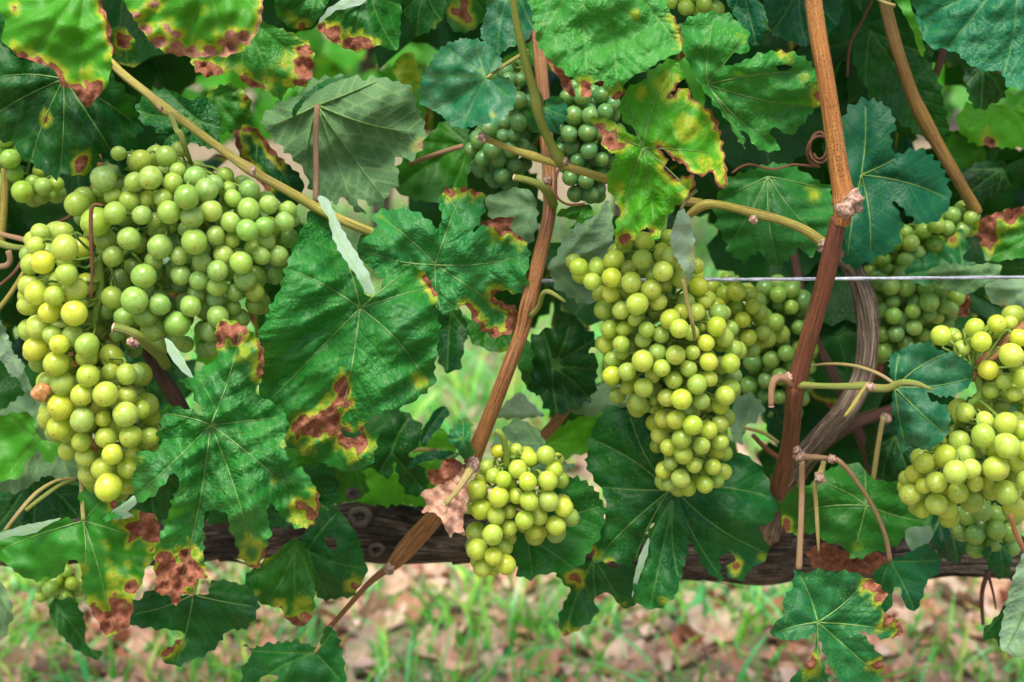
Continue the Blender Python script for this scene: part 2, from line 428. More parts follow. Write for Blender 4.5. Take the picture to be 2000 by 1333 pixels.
M_TANC = make_cane_mat('cane_bark_umber', (.27, .15, .030), (.34, .21, .045), (.14, .065, .02), dots=.3)
M_WIRE = make_simple('galvanised_wire', (.24, .26, .31), (.36, .38, .44), 300., .38)
# ------------------------------------------------------------------ leaf builder
def vine_leaf(label, Y, outline, hub, tips=None, nec='', yb='', en='', ew=0.0, eyw=0.0, tx=0.0, ty=-.3, cup=.012, wav=.006,
              bul=.004, curl=0.0, teeth=7, period=24, g=6.0, tone=.15, blue=.2, lum=1.0, dust=0.0, spk=.25, rug=.6, dry=0.0, pale=0.0,
              under=False, petiole=None, pmat=None, ribs=False, holes=(), edge_fold=None, seed=None, ragged=0, group=None, cat='leaf',
              name='vine_leaf', parent=None, part_name='blade', Yf=None, part_label=None, lob=.006):
    seed = seed if seed is not None else (int(hub[0])*7+int(hub[1])*13) % 9973
    rg = np.random.default_rng(seed)
    O = pts(outline) if isinstance(outline, str) else np.asarray(outline)
    base = closed_smooth(O, 4.0 if g < 8 else 6.0)
    W = add_teeth(base, period, teeth, seed, ragged)
    hx, hy = hub
    rad = np.hypot(base[:, 0]-hx, base[:, 1]-hy); Rm = rad.max()
    if tips is None:      # lobes: far margin points well apart in angle
        ang = np.arctan2(base[:, 1]-hy, base[:, 0]-hx); tips = []
        for i in np.argsort(-rad):
            if rad[i] < .38*Rm or len(tips) >= 6: break
            if all(abs((ang[i]-a+math.pi) % (2*math.pi)-math.pi) > .62 for a, _ in tips): tips.append((ang[i], base[i]))
        tips = [b for _, b in tips]
    else: tips = list(pts(tips))
    # vein polylines
    mains, secs = [], []
    for tp in tips:
        d = tp-np.array([hx, hy]); n = np.array([-d[1], d[0]]); L = np.hypot(*d)
        k = rg.uniform(-.06, .06)
        f = np.linspace(0, .97, max(3, int(L/7)))[:, None]
        mains.append(np.array([hx, hy])+d*f+n*k*np.sin(math.pi*f))
    mA = np.concatenate([m[:-1] for m in mains]); mB = np.concatenate([m[1:] for m in mains])
    for mi, m in enumerate(mains):
        seg = np.linalg.norm(np.diff(m, axis=0), axis=1); L = np.concatenate([[0], np.cumsum(seg)])
        oth = [q for j, q in enumerate(mains) if j != mi]
        oA = np.concatenate([q[:-1] for q in oth]) if oth else None; oB = np.concatenate([q[1:] for q in oth]) if oth else None
        sp = rg.uniform(26, 34) if g < 8 else 44
        for side in (-1, 1):
            s = sp*rg.uniform(.6, 1.3)
            while s < L[-1]*.93:
                i = min(np.searchsorted(L, s), len(m)-1); p0 = m[i]; tv = m[i]-m[max(0, i-1)]; tv = tv/(np.hypot(*tv)+1e-9)
                a = side*rg.uniform(.72, .95); ln = 0; q = p0.copy(); line = [q.copy()]
                mx = (L[-1]-s)*.55+sp*1.5
                while ln < mx:
                    a *= .985; c, sn = math.cos(a), math.sin(a)
                    q = q+7*np.array([tv[0]*c-tv[1]*sn, tv[0]*sn+tv[1]*c]); ln += 7
                    if oA is not None and ln > 8 and seg_dist(q[None], oA, oB)[0] < 9: break
                    line.append(q.copy())
                if len(line) > 2: secs.append(np.array(line))
                s += sp*rg.uniform(.8, 1.25)
    lo, hi = W.min(0), W.max(0)
    gx = np.arange(lo[0], hi[0]+g, g); gy = np.arange(lo[1], hi[1]+g*.87, g*.87)
    X, Yy = np.meshgrid(gx, gy); X[1::2] += g/2
    G = np.stack([X.ravel(), Yy.ravel()], 1)+rg.uniform(-.12*g, .12*g, (X.size, 2))
    G = G[inside(G, W)]
    wA, wB = W, np.roll(W, -1, 0)
    G = G[seg_dist(G, wA, wB) > .5*g]
    G = G[seg_dist(G, mA, mB) > .55*g]
    PTS = [W]; E = [np.stack([np.arange(len(W)), (np.arange(len(W))+1) % len(W)], 1)]; k = len(W)
    for line in mains+secs:
        ok = inside(line, W)
        ok &= seg_dist(line, wA, wB) > 1.5
        if ok.sum() < 2: continue
        ids = np.where(ok)[0]; PTS.append(line[ids])
        cons = np.where(np.diff(ids) == 1)[0]
        E.append(np.stack([k+cons, k+cons+1], 1)); k += len(ids)
    if secs:
        sA = np.concatenate([m[:-1] for m in secs]); sB = np.concatenate([m[1:] for m in secs])
        G = G[seg_dist(G, sA, sB) > .38*g]
    else: sA, sB = mA, mB
    HO = [closed_smooth(pts(h), 5.0) for h in holes]
    for H in HO:
        PTS.append(H); n_ = len(H)
        E.append(np.stack([k+np.arange(n_), k+(np.arange(n_)+1) % n_], 1)); k += n_
    PTS.append(G)
    A = np.concatenate(PTS); A[:, 1] *= -1
    r = delaunay_2d_cdt([Vector(q) for q in A], [tuple(int(z) for z in e) for e in np.concatenate(E)], [], 0, 1e-3)
    V2 = np.array([tuple(q) for q in r[0]]); V2[:, 1] *= -1
    T = np.array([f for f in r[2] if len(f) == 3], np.int32)
    cen = V2[T].mean(1); keep = inside(cen, W)
    for H in HO: keep &= ~inside(cen, H)
    T = T[keep]
    a, b, c = V2[T[:, 0]], V2[T[:, 1]], V2[T[:, 2]]
    cr = (b[:, 0]-a[:, 0])*(c[:, 1]-a[:, 1])-(b[:, 1]-a[:, 1])*(c[:, 0]-a[:, 0])
    T = T[np.abs(cr) > 1e-4]; cr = cr[np.abs(cr) > 1e-4]
    flip = cr > 0                     # y points down in photo space
    T[flip] = T[flip][:, ::-1]
    used = np.unique(T); rm = -np.ones(len(V2), int); rm[used] = np.arange(len(used)); V2 = V2[used]; T = rm[T]
    if under: T = T[:, ::-1]
    u, v = V2[:, 0], V2[:, 1]
    vd = seg_dist(V2, mA, mB); vs = np.minimum(vd, seg_dist(V2, sA, sB)); ed = seg_dist(V2, wA, wB)
    nz, nz2, nz3 = snoise(seed, 230), snoise(seed+1, 60), snoise(seed+2, 26)
    la, lp = rg.integers(2, 5), rg.uniform(0, 6.28)
    def depth(u, v, vd, vs, ed):
        du, dv = u-hx, v-hy; rr = np.hypot(du, dv)/Rm; an = np.arctan2(dv, du)
        D = (tx*du+ty*dv)/3000 + cup*rr**2 + lob*np.sin(la*an+lp)*rr + wav*nz(u, v)*np.minimum(1, rr*2.5) + wav*.22*nz2(u, v)
        sg = -1 if not under else 1
        D = D + sg*bul*(1-np.exp(-vd/16)) + sg*rug*.0008*(1-np.exp(-vs/7)) + rug*.0005*nz3(u, v)
        D = D + curl*np.exp(-ed/20)*(1+.6*nz2(u, v))
        return D
    D = depth(u, v, vd, vs, ed)
    # necrosis and yellowing fields, pixels inside the patch
    f = np.full(len(V2), -99.0); b_ = snoise(seed+5, 34); b2 = snoise(seed+8, 110)
    if nec:
        for x, y, rd in pts(nec): f = np.maximum(f, rd*(1+.30*b_(u, v)) - np.hypot((u-x)*(1+.25*math.sin(x)), (v-y)*(1-.25*math.sin(x))))
    if en:
        for x, y, rd, w in pts(en): f = np.maximum(f, np.minimum(w*(1+.4*b_(u, v))-ed, rd-np.hypot(u-x, v-y)))
    if ew: f = np.maximum(f, ew*(b2(u, v)*.9+.25*b_(u, v))-ed)
    yl = np.full(len(V2), -99.0)
    if yb:
        for x, y, rd in pts(yb): yl = np.maximum(yl, rd*(1+.2*b_(u, v))-np.hypot(u-x, v-y))
    if eyw: yl = np.maximum(yl, eyw*(1+.7*b2(u, v))-ed)
    Df = np.clip(f/12, 0, 1)*(b_(u, v)*.0030+snoise(seed+9, 15)(u, v)*.0009)      # dead tissue shrivels
    W3 = P(u, v, Y+D+Df)
    o0 = P(hx, hy, Y)
    nm = name
    top = parent
    if parent is None:
        top = empty(nm, o0, label, cat, group)
    else: o0 = np.array(parent.location)
    me = mesh(part_name, W3-o0, T, M_LEAF, uv=np.stack([(u-hx)/100, -(v-hy)/100], 1), attrs=dict(vd=vd, vs=vs, nec=f, yel=yl))
    ob = obj(part_name, me, top)
    if part_label: ob['label'] = part_label
    for kx, vx in dict(tone=tone, blue=blue, lum=lum, dust=dust, spk=spk, rug=rug, dry=dry, pale=pale).items(): ob[kx] = float(vx)
    if ribs:
        off = -.0005 if not under else -.0007
        for m in mains:
            ok = inside(m, W)
            q = m[ok]
            if len(q) < 4: continue
            zz = depth(q[:, 0], q[:, 1], np.zeros(len(q)), np.zeros(len(q)), np.full(len(q), 60.))
            C = P(q[:, 0], q[:, 1], Y+zz+off)
            R = np.linspace(1, .18, len(q))*(1.9 if not under else 3.2)*pxm(hy, Y)
            Vt, Ft, Ut = tube_geo(C, R, 6, True, .05, 1)
            obj('vein', mesh('vein', Vt-o0, Ft, M_VEIN, Ut), top)
    if petiole:
        q = [tuple(map(float, s.split(','))) for s in petiole.split()]
        q = [(x[0], x[1], (x[2] if len(x) > 2 else Y-.004), (x[3] if len(x) > 3 else 5)) for x in q]
        tube_obj('petiole', q, pmat or M_PET, top, seg=8, step=10, rough=.04)
    return top

M_VEIN = make_simple('leaf_vein', (.07, .19, .03), (.14, .25, .06), 300., .5)

# ------------------------------------------------------------------ grapes
def ico(sub):
    import bmesh
    bm = bmesh.new(); bmesh.ops.create_icosphere(bm, subdivisions=sub, radius=1.0)
    V = np.array([v.co[:] for v in bm.verts]); F = np.array([[v.index for v in f.verts] for f in bm.faces]); bm.free()
    return V, F
_iv, _if = ico(4)
def grape_mesh(seed, crumple=0.0):
    rg = np.random.default_rng(seed); V = _iv.copy()
    V[:, 2] *= rg.uniform(.99, 1.05)
    for _ in range(4):
        k = rg.normal(size=3)*rg.uniform(.8, 1.8)
        V *= (1+rg.uniform(.006, .022)*np.sin(V@k+rg.uniform(0, 6)))[:, None]
    z = V[:, 2]
    V[:, 2] -= .05*np.exp(-((1-z)/.04))      # dimple at the stalk
    if crumple:
        for _ in range(10):
            d = rg.normal(size=3); d /= np.linalg.norm(d); h = V@d
            cut = rg.uniform(.45, .8); V -= d[None]*np.maximum(0, h-cut)[:, None]*crumple
        for _ in range(6):
            k = rg.normal(size=3)*rg.uniform(4, 8); V *= (1+.035*np.sin(V@k+rg.uniform(0, 6)))[:, None]
    return mesh('grape', V, _if, M_GRAPE)
GRAPES = [grape_mesh(s) for s in range(6)]
SHRIVEL = [grape_mesh(50+s, .9) for s in range(3)]
def bunch(label, listed, poly, Y, thick, tone, cool, bloom, rust, rmean, nfill, stem, group='bunches of pale green grapes on the vine', seed=1, dead=(), tonef=None, rs=1.0):
    """listed: (px,py,r) grapes read off the photo; more are packed behind and between them inside poly"""
    rg = np.random.default_rng(seed)
    PL = closed_smooth(pts(poly), 12.0)
    wA, wB = PL, np.roll(PL, -1, 0)
    L = [tuple(map(float, q.split(','))) for q in listed.split()] if listed else []
    px = np.array([q[0] for q in L]+[0.])[:len(L)]; py = np.array([q[1] for q in L]+[0.])[:len(L)]; pr = rs*np.array([q[2] for q in L]+[0.])[:len(L)]
    def front(q):
        ed = np.where(inside(q, PL), seg_dist(q, wA, wB), 0)
        return Y-thick*np.sqrt(np.clip(ed/75., 0, 1))
    if len(L):
        D = front(np.stack([px, py], 1))-(pr-pr.mean())*.0012+rg.uniform(-.002, .002, len(L))
        for it in range(60):
            C = P(px, py, D); R = .98*pr*pxm(py, D)
            d = C[:, None]-C[None]; dist = np.linalg.norm(d, axis=2)+np.eye(len(L))*9
            need = .96*(R[:, None]+R[None])
            ii, jj = np.where((dist < need) & (np.arange(len(L))[:, None] < np.arange(len(L))[None]))
            if not len(ii): break
            for i, j in zip(ii, jj):
                lat = np.hypot(C[i, 0]-C[j, 0], C[i, 2]-C[j, 2]); nd = need[i, j]
                gap = math.sqrt(max(0, nd*nd-lat*lat)); cur = D[i]-D[j]
                s = 1 if cur > 0 else -1
                mv = (gap-abs(cur))*.25
                if mv > 0: D[i] += s*mv; D[j] -= s*mv
        C = P(px, py, D); R = .98*pr*pxm(py, D)
    else: C = np.zeros((0, 3)); R = np.zeros(0)
    C = list(C); R = list(R)
    nl = len(C)
    lo, hi = PL.min(0), PL.max(0)
    Q = rg.uniform(lo, hi, (nfill*60, 2)); Q = Q[inside(Q, PL)]
    ed = seg_dist(Q, wA, wB); ok = ed > rmean*.45; Q, ed = Q[ok], ed[ok]
    fr = front(Q); back = Y+thick*np.sqrt(np.clip(ed/75., 0, 1))
    base0 = .35 if nl > 20 else .0
    dpt = fr+(back-fr)*(base0+(1-base0)*rg.random(len(Q))**1.3)+(.006 if nl > 20 else 0)
    order = np.argsort(dpt+rg.uniform(0, .012, len(Q)))
    CA = np.array(C) if C else np.zeros((0, 3)); RA = np.array(R)
    add = 0
    for i in order:
        if add >= nfill: break
        r = rmean*rg.uniform(.82, 1.12)*pxm(Q[i, 1], Y); c = P(Q[i, 0], Q[i, 1], dpt[i])
        if len(CA) and (np.linalg.norm(CA-c, axis=1) < .93*(RA+r)).any(): continue
        CA = np.vstack([CA, c]); RA = np.append(RA, r); add += 1
    cen = P(float(PL[:, 0].mean()), float(PL[:, 1].mean()), Y)
    top = empty('grape_bunch', cen, label, 'grape bunch', group)
    # stem: rachis plus one stalk for every grape
    sp = [tuple(map(float, s.split(','))) for s in stem.split()]
    SC_, SR = px_path([(a, b, c, d) for a, b, c, d in sp], step=12)
    parts = [tube_geo(SC_, SR, 8, True, .05, 3)]
    nlist = nl
    for i, (c, r) in enumerate(zip(CA, RA)):
        dd = np.linalg.norm(SC_-c, axis=1)+np.maximum(0, c[2]-SC_[:, 2])*-.0+np.maximum(0, SC_[:, 2]-c[2]-.03)*.5
        a = SC_[np.argmin(dd+np.maximum(0, c[2]-SC_[:, 2])*1.2)]
        ax = a-c; ln = np.linalg.norm(ax); ax = ax/(ln+1e-9)
        ax = ax+np.array([0, .25, .35])+rg.normal(0, .35, 3); ax /= np.linalg.norm(ax)
        if .010 < ln < .046:
            p0 = c+ax*r*.97; md = (p0+a)/2+np.array([0, .002, -.001])+rg.normal(0, .0012, 3)
            pc = catmull([p0, c+ax*(r+.004), md, a], 7)
            parts.append(tube_geo(pc, np.array([.0013, .0009, .0008, .0008, .0009, .001, .0012]), 5 if False else 6, False))
        o = bpy.data.objects.new('grape', GRAPES[rg.integers(len(GRAPES))]); COL.objects.link(o); o.parent = top
        o.location = tuple(c-cen)
        z = Vector(ax); q = z.to_track_quat('Z', 'Y'); q2 = q @ Matrix.Rotation(rg.uniform(0, 6.28), 3, 'Z').to_quaternion()
        # the blossom end of many grapes faces outwards
        o.rotation_mode = 'QUATERNION'; o.rotation_quaternion = q2
        o.scale = (r*rg.uniform(.955, 1.03), r*rg.uniform(.955, 1.03), r*rg.uniform(.98, 1.09))
        x, y = to_px(c)
        tt = tone if tonef is None else tonef(x, y)
        isdead = any(abs(x-a_[0]) < 4 and abs(y-a_[1]) < 4 for a_ in dead)
        if isdead: o.data = SHRIVEL[i % 3]; o['label'] = 'shrivelled brown grape'
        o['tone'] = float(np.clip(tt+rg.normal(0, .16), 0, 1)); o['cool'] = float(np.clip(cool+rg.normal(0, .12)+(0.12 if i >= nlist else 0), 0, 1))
        o['bloom'] = float(np.clip(bloom+rg.normal(0, .2), 0, 1)); o['rust'] = float(np.clip(rust+rg.normal(0, .25), 0, 1)); o['dead'] = 1.0 if isdead else 0.0
    V, F, U = merge(parts)
    obj('stem', mesh('stem', V-cen, F, M_STEM, U), top)
    return top

# ------------------------------------------------------------------ canes
def cane(label, path, mat, name='vine_cane', cat='cane', seg=18, rough=.03, ridges=.0, buds=(), cut=None, extra=(), group=None, step=7, parts=()):
    """path: 'px,py,Y,r ...'; buds: (px,py,Y,r); cut: 0 or -1 for a pale cut face; parts: (name, path, mat) side pieces"""
    q = [tuple(map(float, s.split(','))) for s in path.split()]
    sl = lambda q: [(a, b, c, r*.84 if r < 11 else 9.24+(r-11)*.68) for a, b, c, r in q]
    q = sl(q)
    o0 = P(*q[0][:3])
    top = empty(name, o0, label, cat, group)
    tube_obj('stem', q, mat, top, seg=seg, rough=rough, ridges=ridges, step=step, seed=abs(int(q[0][0])))
    for (x, y, Yb, r) in buds:
        rg = np.random.default_rng(abs(int(x*3+y))); V = _bud[0].copy()
        for _ in range(6):
            k = rg.normal(size=3)*3.0; V = V*(1+.10*np.sin(V@k+rg.uniform(0, 6)))[:, None]
        s = r*pxm(y, Yb); V = V*s*np.array([1, 1, 1.1])
        obj('bud', mesh('bud', V+P(x, y, Yb)-o0, _bud[1], M_BUD), top)
    if cut is not None:
        C, R = px_path(q, step=step); i = 0 if cut == 0 else -1; T = (C[0]-C[1]) if cut == 0 else (C[-1]-C[-2]); T /= np.linalg.norm(T)
        V, F, U = tube_geo(np.array([C[i]+T*R[i]*.02, C[i]+T*R[i]*.18, C[i]+T*R[i]*.30]), np.array([R[i]*1.06, R[i]*1.0, R[i]*.7]), 14, True, .12, 5)
        obj('cut_end', mesh('cut_end', V-o0, F, M_CUT, U), top)
    for nm, pth, m in parts:
        qq = sl([tuple(map(float, s.split(','))) for s in pth.split()])
        tube_obj(nm, qq, m, top, seg=26 if qq[0][3] > 15 else 10, rough=.03, ridges=.03 if qq[0][3] > 15 else 0, step=6)
    return top
_bud = ico(3)
# ------------------------------------------------------------------ ground
def sheet(name, x0, x1, y0, y1, nx, ny, zf, mat):
    X, Yy = np.meshgrid(np.linspace(x0, x1, nx), np.linspace(y0, y1, ny))
    Z = zf(X, Yy); V = np.stack([X, Yy, Z], -1).reshape(-1, 3)
    i = np.arange(ny-1)[:, None]*nx+np.arange(nx-1)[None]
    F = np.stack([i, i+1, i+nx+1, i+nx], -1).reshape(-1, 4)
    return obj(name, mesh(name, V, F, mat))
_g1, _g2 = snoise(91, 1.1), snoise(92, .22)
def gz(x, y): return (.012*_g1(x, y)+.006*_g2(x, y))*np.exp(-(np.hypot(x, y-3)/8)**2)
def ground_mat():
    t = NT('vineyard_soil')
    co = t.n('TexCoord').outputs['Object']
    n = t.noise(co, 2.2, 5, .6); f = t.noise(co, 45., 4, .65); g = t.noise(co, 9., 4, .6)
    c = t.mix(t.ramp(f, .35, .65), (.16, .10, .07), (.34, .24, .17))
    c = t.mix(t.math('MULTIPLY', t.ramp(g, .42, .6), .7), c, (.075, .13, .035))
    c = t.mix(t.ramp(f, .62, .8), c, (.55, .42, .33))
    return t.done(t.n('BsdfPrincipled', Base__Color=c, Roughness=.95, Normal=t.bump(f, .8, .01)))
o = sheet('ground', -60, 60, -20, 120, 2, 2, lambda x, y: 0*x-.035, ground_mat()); tag(o, kind='structure')
o = sheet('soil_strip', -4, 4, .2, 9, 160, 180, gz, bpy.data.materials['vineyard_soil']); tag(o, kind='structure')

M_GRASS = make_simple('grass_blade', (.09, .40, .035), (.20, .56, .06), 3., .5, .45, True, .1)
M_LITTER = make_simple('dry_leaf', (.56, .45, .38), (.74, .64, .57), 35., .8, .2, True, .6)
def patchy(x, y): return .5+.5*np.tanh(1.3*snoise(33, .55)(x, y)+.6*snoise(34, .18)(x, y))
# grass blades: each a bent tapering strip
def grass():
    rg = np.random.default_rng(5)
    N = 40000
    y = 1.35+rg.random(N)**1.15*4.8; x = rg.uniform(-1, 1, N)*(.62*y+.5)
    near = y < 2.75
    w = np.where(near, patchy(x, y)*.8+.16, .75+.25*patchy(x, y))
    w *= np.where(np.abs(y-2.65) < .2, .8, 1)
    k = rg.random(N) < w; x, y = x[k], y[k]; n = len(x)
    h = rg.uniform(.03, .10, n)*np.where(y < 2.75, 1.0, 1.35)*np.where(rg.random(n) < .05, 1.6, 1); wd = rg.uniform(.0016, .0042, n)
    a = rg.uniform(0, 6.28, n); lean = rg.uniform(.2, 1.5, n)*h; la = rg.uniform(0, 6.28, n)
    z = gz(x, y)
    L = np.linspace(0, 1, 5)
    cx = x[:, None]+np.cos(la)[:, None]*lean[:, None]*L**1.8; cy = y[:, None]+np.sin(la)[:, None]*lean[:, None]*L**1.8
    cz = z[:, None]+h[:, None]*(L-.35*(lean/h/1.5)[:, None]*L**3)
    ww = wd[:, None]*np.array([.7, 1, .9, .6, .05])
    A = np.stack([cx-np.cos(a)[:, None]*ww, cy-np.sin(a)[:, None]*ww, cz], -1)
    B = np.stack([cx+np.cos(a)[:, None]*ww, cy+np.sin(a)[:, None]*ww, cz], -1)
    V = np.stack([A, B], 2).reshape(n, 10, 3)
    f = np.array([[0, 1, 3, 2], [2, 3, 5, 4], [4, 5, 7, 6], [6, 7, 9, 8]])
    F = (np.arange(n)[:, None, None]*10+f[None]).reshape(-1, 4)
    c = rg.uniform(.75, 1.5, (n, 1))*np.array([[1, 1, 1]]); dryb = rg.random(n) < .14
    c[dryb] = np.array([3.6, 1.5, 2.6])*rg.uniform(.7, 1.2, (dryb.sum(), 1))
    bl = rg.random(n) < .3; c[bl] *= np.array([.7, 1.1, 3.2])
    C = np.repeat(c, 10, 0)
    o = obj('grass', mesh('grass', V.reshape(-1, 3), F, M_GRASS, vcol=C)); tag(o, kind='stuff')
grass()
# crumpled dry leaf shapes
def litter_shape(rg, n=13, rings=4, curl=1.0):
    a = np.linspace(0, 2*math.pi, n, endpoint=False)
    r = 1+.22*np.cos(5*a+.3)+.12*rg.normal(size=n); r[0] *= .55
    V = [np.zeros(3)]
    for k in range(1, rings+1):
        s = k/rings
        for i in range(n): V.append([r[i]*s*math.cos(a[i]), r[i]*s*math.sin(a[i]), 0])
    V = np.array(V); d = rg.uniform(0, 3.14); x = V[:, 0]*math.cos(d)+V[:, 1]*math.sin(d)
    V[:, 2] += curl*rg.uniform(.25, .6)*x**2 + .10*np.sin(V[:, 0]*4+rg.uniform(0, 6))+.10*np.sin(V[:, 1]*5+rg.uniform(0, 6))
    F = []
    for i in range(n):
        j = (i+1) % n
        F.append([0, 1+i, 1+j, 1+j])
    F3 = [[0, 1+i, 1+(i+1) % n] for i in range(n)]
    for k in range(rings-1):
        for i in range(n):
            j = (i+1) % n; p, q = 1+k*n, 1+(k+1)*n
            F3 += [[p+i, q+i, q+j], [p+i, q+j, p+j]]
    return V, np.array(F3)
LCOL = np.array([[.80, .62, .50], [.85, .74, .62], [.66, .38, .28], [.80, .54, .43], [.50, .24, .14], [.90, .76, .68], [.66, .50, .36]])
def litter():
    rg = np.random.default_rng(15)
    S = [litter_shape(rg) for _ in range(10)]
    Vs, Fs, Cs, k = [], [], [], 0
    n = 0
    while n < 4200:
        y = 1.3+rg.random()**1.1*2.6; x = rg.uniform(-1, 1)*(.6*y+.4)
        w = (1-.6*patchy(np.array(x), np.array(y))) if y < 2.55 else .12
        if rg.random() > w: continue
        n += 1
        V, F = S[rg.integers(10)]; s = rg.uniform(.011, .034)*(1 if rg.random() < .8 else 1.35)
        R = (Matrix.Rotation(rg.uniform(0, 6.28), 3, 'Z') @ Matrix.Rotation(rg.normal(0, .5), 3, 'X') @ Matrix.Rotation(rg.normal(0, .5), 3, 'Y') @ Matrix.Rotation(rg.uniform(0, 6.28), 3, 'Z'))
        W = (V*s*np.array([1, rg.uniform(.5, 1), 1])) @ np.array(R).T + [x, y, float(gz(np.array(x), np.array(y)))+s*.25]
        Vs.append(W); Fs.append(F+k); k += len(W)
        Cs.append(np.repeat(LCOL[rg.integers(7)][None]*rg.uniform(.8, 1.15), len(W), 0))
    o = obj('leaf_litter', mesh('leaf_litter', np.concatenate(Vs), np.concatenate(Fs), M_LITTER, vcol=np.concatenate(Cs))); tag(o, kind='stuff')
litter()
def ground_pt(px, py):
    d = P(px, py, 1.0)-CAM; t = -(CAM_H-.012)/d[2]; return CAM+d*t
def dead_leaf(label, px, py, size_px, ci, seed, spin=0):
    rg = np.random.default_rng(seed)
    g = ground_pt(px, py); s = size_px*pxm(py, g[1])*.5
    V, F = litter_shape(rg, 17, 5, 1.2)
    R = Matrix.Rotation(spin, 3, 'Z') @ Matrix.Rotation(.5, 3, 'X') @ Matrix.Rotation(rg.normal(0, .3), 3, 'Y')
    W = (V*s) @ np.array(R).T; W[:, 2] -= W[:, 2].min()*.8
    top = empty('fallen_leaf', g, label, 'fallen leaf', 'dry leaves fallen on the ground under the vine')
    c = np.repeat(LCOL[ci][None], len(W), 0)
    obj('blade', mesh('blade', W, F, M_LITTER, vcol=c), top)
    st = catmull([W[1], W[1]+[s*.4, -s*.1, s*.1], W[1]+[s*.8, 0, -.0]], 6)
    Vt, Ft, Ut = tube_geo(st, np.full(6, .0011), 6)
    obj('stalk', mesh('stalk', Vt, Ft, M_PET, Ut), top)
dead_leaf('pale cream dry leaf lying in the grass under the small hanging bunch', 958, 1232, 62, 5, 3, 1.0)
dead_leaf('folded tan dry leaf beneath the end of the thin twig', 905, 1195, 66, 1, 4, 2.0)
dead_leaf('broad whitish dry leaf beside the thin twig just above the ground', 712, 1290, 84, 5, 5, .4)
dead_leaf('narrow bleached dry leaf lying flat under the thin twig', 680, 1242, 70, 5, 6, 2.8)
dead_leaf('pinkish curled dry leaf in the grass below the dark cordon', 775, 1150, 60, 0, 7, .3)
dead_leaf('tall cream dry leaf leaning in the grass under the cordon', 830, 1150, 70, 1, 8, 1.9)
dead_leaf('pale dry leaf on the ground just below the narrow hanging green leaf', 1335, 1180, 74, 5, 9, 1.2)
dead_leaf('tan dry leaf on bare ground near the brown tipped lobed leaf', 1400, 1150, 58, 0, 10, .2)
dead_leaf('light pink dry leaf between the grass tufts under the lowest front leaf', 975, 1310, 54, 0, 11, 2.2)
dead_leaf('large rosy dry leaf on the ground beyond the lowest lobed leaf', 1890, 1300, 90, 3, 12, .7)
dead_leaf('cream and rose dry leaf beyond the lowest lobed leaf', 1840, 1232, 70, 0, 13, 2.5)
dead_leaf('reddish brown dry leaf on the ground below the yellow blotched leaf', 165, 1265, 84, 3, 14, .9)
dead_leaf('dusty rose dry leaf lying beside the grass under the dark hanging leaf', 300, 1330, 80, 3, 15, 1.4)
dead_leaf('small ochre dry leaf in the grass by the yellow tipped leaf', 530, 1215, 60, 6, 16, 2.0)

# ------------------------------------------------------------------ simple leaf cloud
def cloud_leaf(rg, n=30, rings=3):
    a = np.linspace(-math.pi, math.pi, n, endpoint=False)
    r = np.array([1.0-.18*(1-math.cos(5*x))*.5*(1 if abs(x) < 2.6 else 1) for x in a])
    r *= 1-.10*np.abs(np.sin(a*.5))**3; r[np.abs(np.abs(a)-math.pi) < .22] *= .35
    r *= 1+.05*(-1)**np.arange(n)+.03*rg.normal(size=n)
    V = [[0, 0, 0]]+[[r[i]*(k/rings)*math.sin(a[i]), -.0+r[i]*(k/rings)*math.cos(a[i]), 0] for k in range(1, rings+1) for i in range(n)]
    V = np.array(V)
    rr = np.hypot(V[:, 0], V[:, 1]); an = np.arctan2(V[:, 0], V[:, 1])
    z = .10*np.cos(5*an)*rr - rg.uniform(.05, .25)*rr**2+.07*np.sin(3*V[:, 0]+rg.uniform(0, 6))+.07*np.sin(3.5*V[:, 1]+rg.uniform(0, 6))
    V[:, 2] = z
    F = [[0, 1+i, 1+(i+1) % n] for i in range(n)]
    for k in range(rings-1):
        for i in range(n):
            j = (i+1) % n; p, q = 1+k*n, 1+(k+1)*n; F += [[p+i, q+i, q+j], [p+i, q+j, p+j]]
    vd = np.minimum.reduce([np.abs(np.sin(an-t)*rr) + np.where(np.cos(an-t) < 0, 1, 0) for t in (-1.9, -.95, 0, .95, 1.9)])
    ed = (1-rr/np.repeat([1], len(rr)))
    return V, np.array(F)[:, ::-1], vd, np.maximum(0, 1-rr)
def leaf_cloud(name, places, props, seed, low=False, parent=None, kind='stuff'):
    rg = np.random.default_rng(seed)
    S = [cloud_leaf(rg, 12 if low else 30, 2 if low else 3) for _ in range(6)]
    Vs, Fs, A, UV, k = [], [], dict(vd=[], vs=[], nec=[], yel=[]), [], 0
    for (x, y, z, s, yaw, pit, rol) in places:
        V, F, vd, ed = S[rg.integers(6)]
        # local +Z faces the viewer (-Y world) by default, local +Y up
        R = Matrix.Rotation(yaw, 3, 'Z') @ Matrix.Rotation(math.pi/2+pit, 3, 'X') @ Matrix.Rotation(rol, 3, 'Z')
        W = (V*s) @ np.array(R).T+[x, y, z]
        Vs.append(W); Fs.append(F+k); k += len(W)
        px = s*3000
        A['vd'].append(vd*px); A['vs'].append(vd*px*.8+3); e = ed*px
        q = rg.random()
        w = rg.uniform(-12, 6) if q < .75 else rg.uniform(5, 35)
        A['nec'].append(w-e); A['yel'].append(w+rg.uniform(5, 22)-e)
        UV.append(V[:, :2]*px/100+rg.uniform(0, 40, 2))
    me = mesh(name, np.concatenate(Vs), np.concatenate(Fs), M_LEAF, uv=np.concatenate(UV), attrs={a: np.concatenate(b) for a, b in A.items()})
    o = obj(name, me, parent)
    for kx, vx in props.items(): o[kx] = float(vx)
    if kind: o['kind'] = kind
    return o
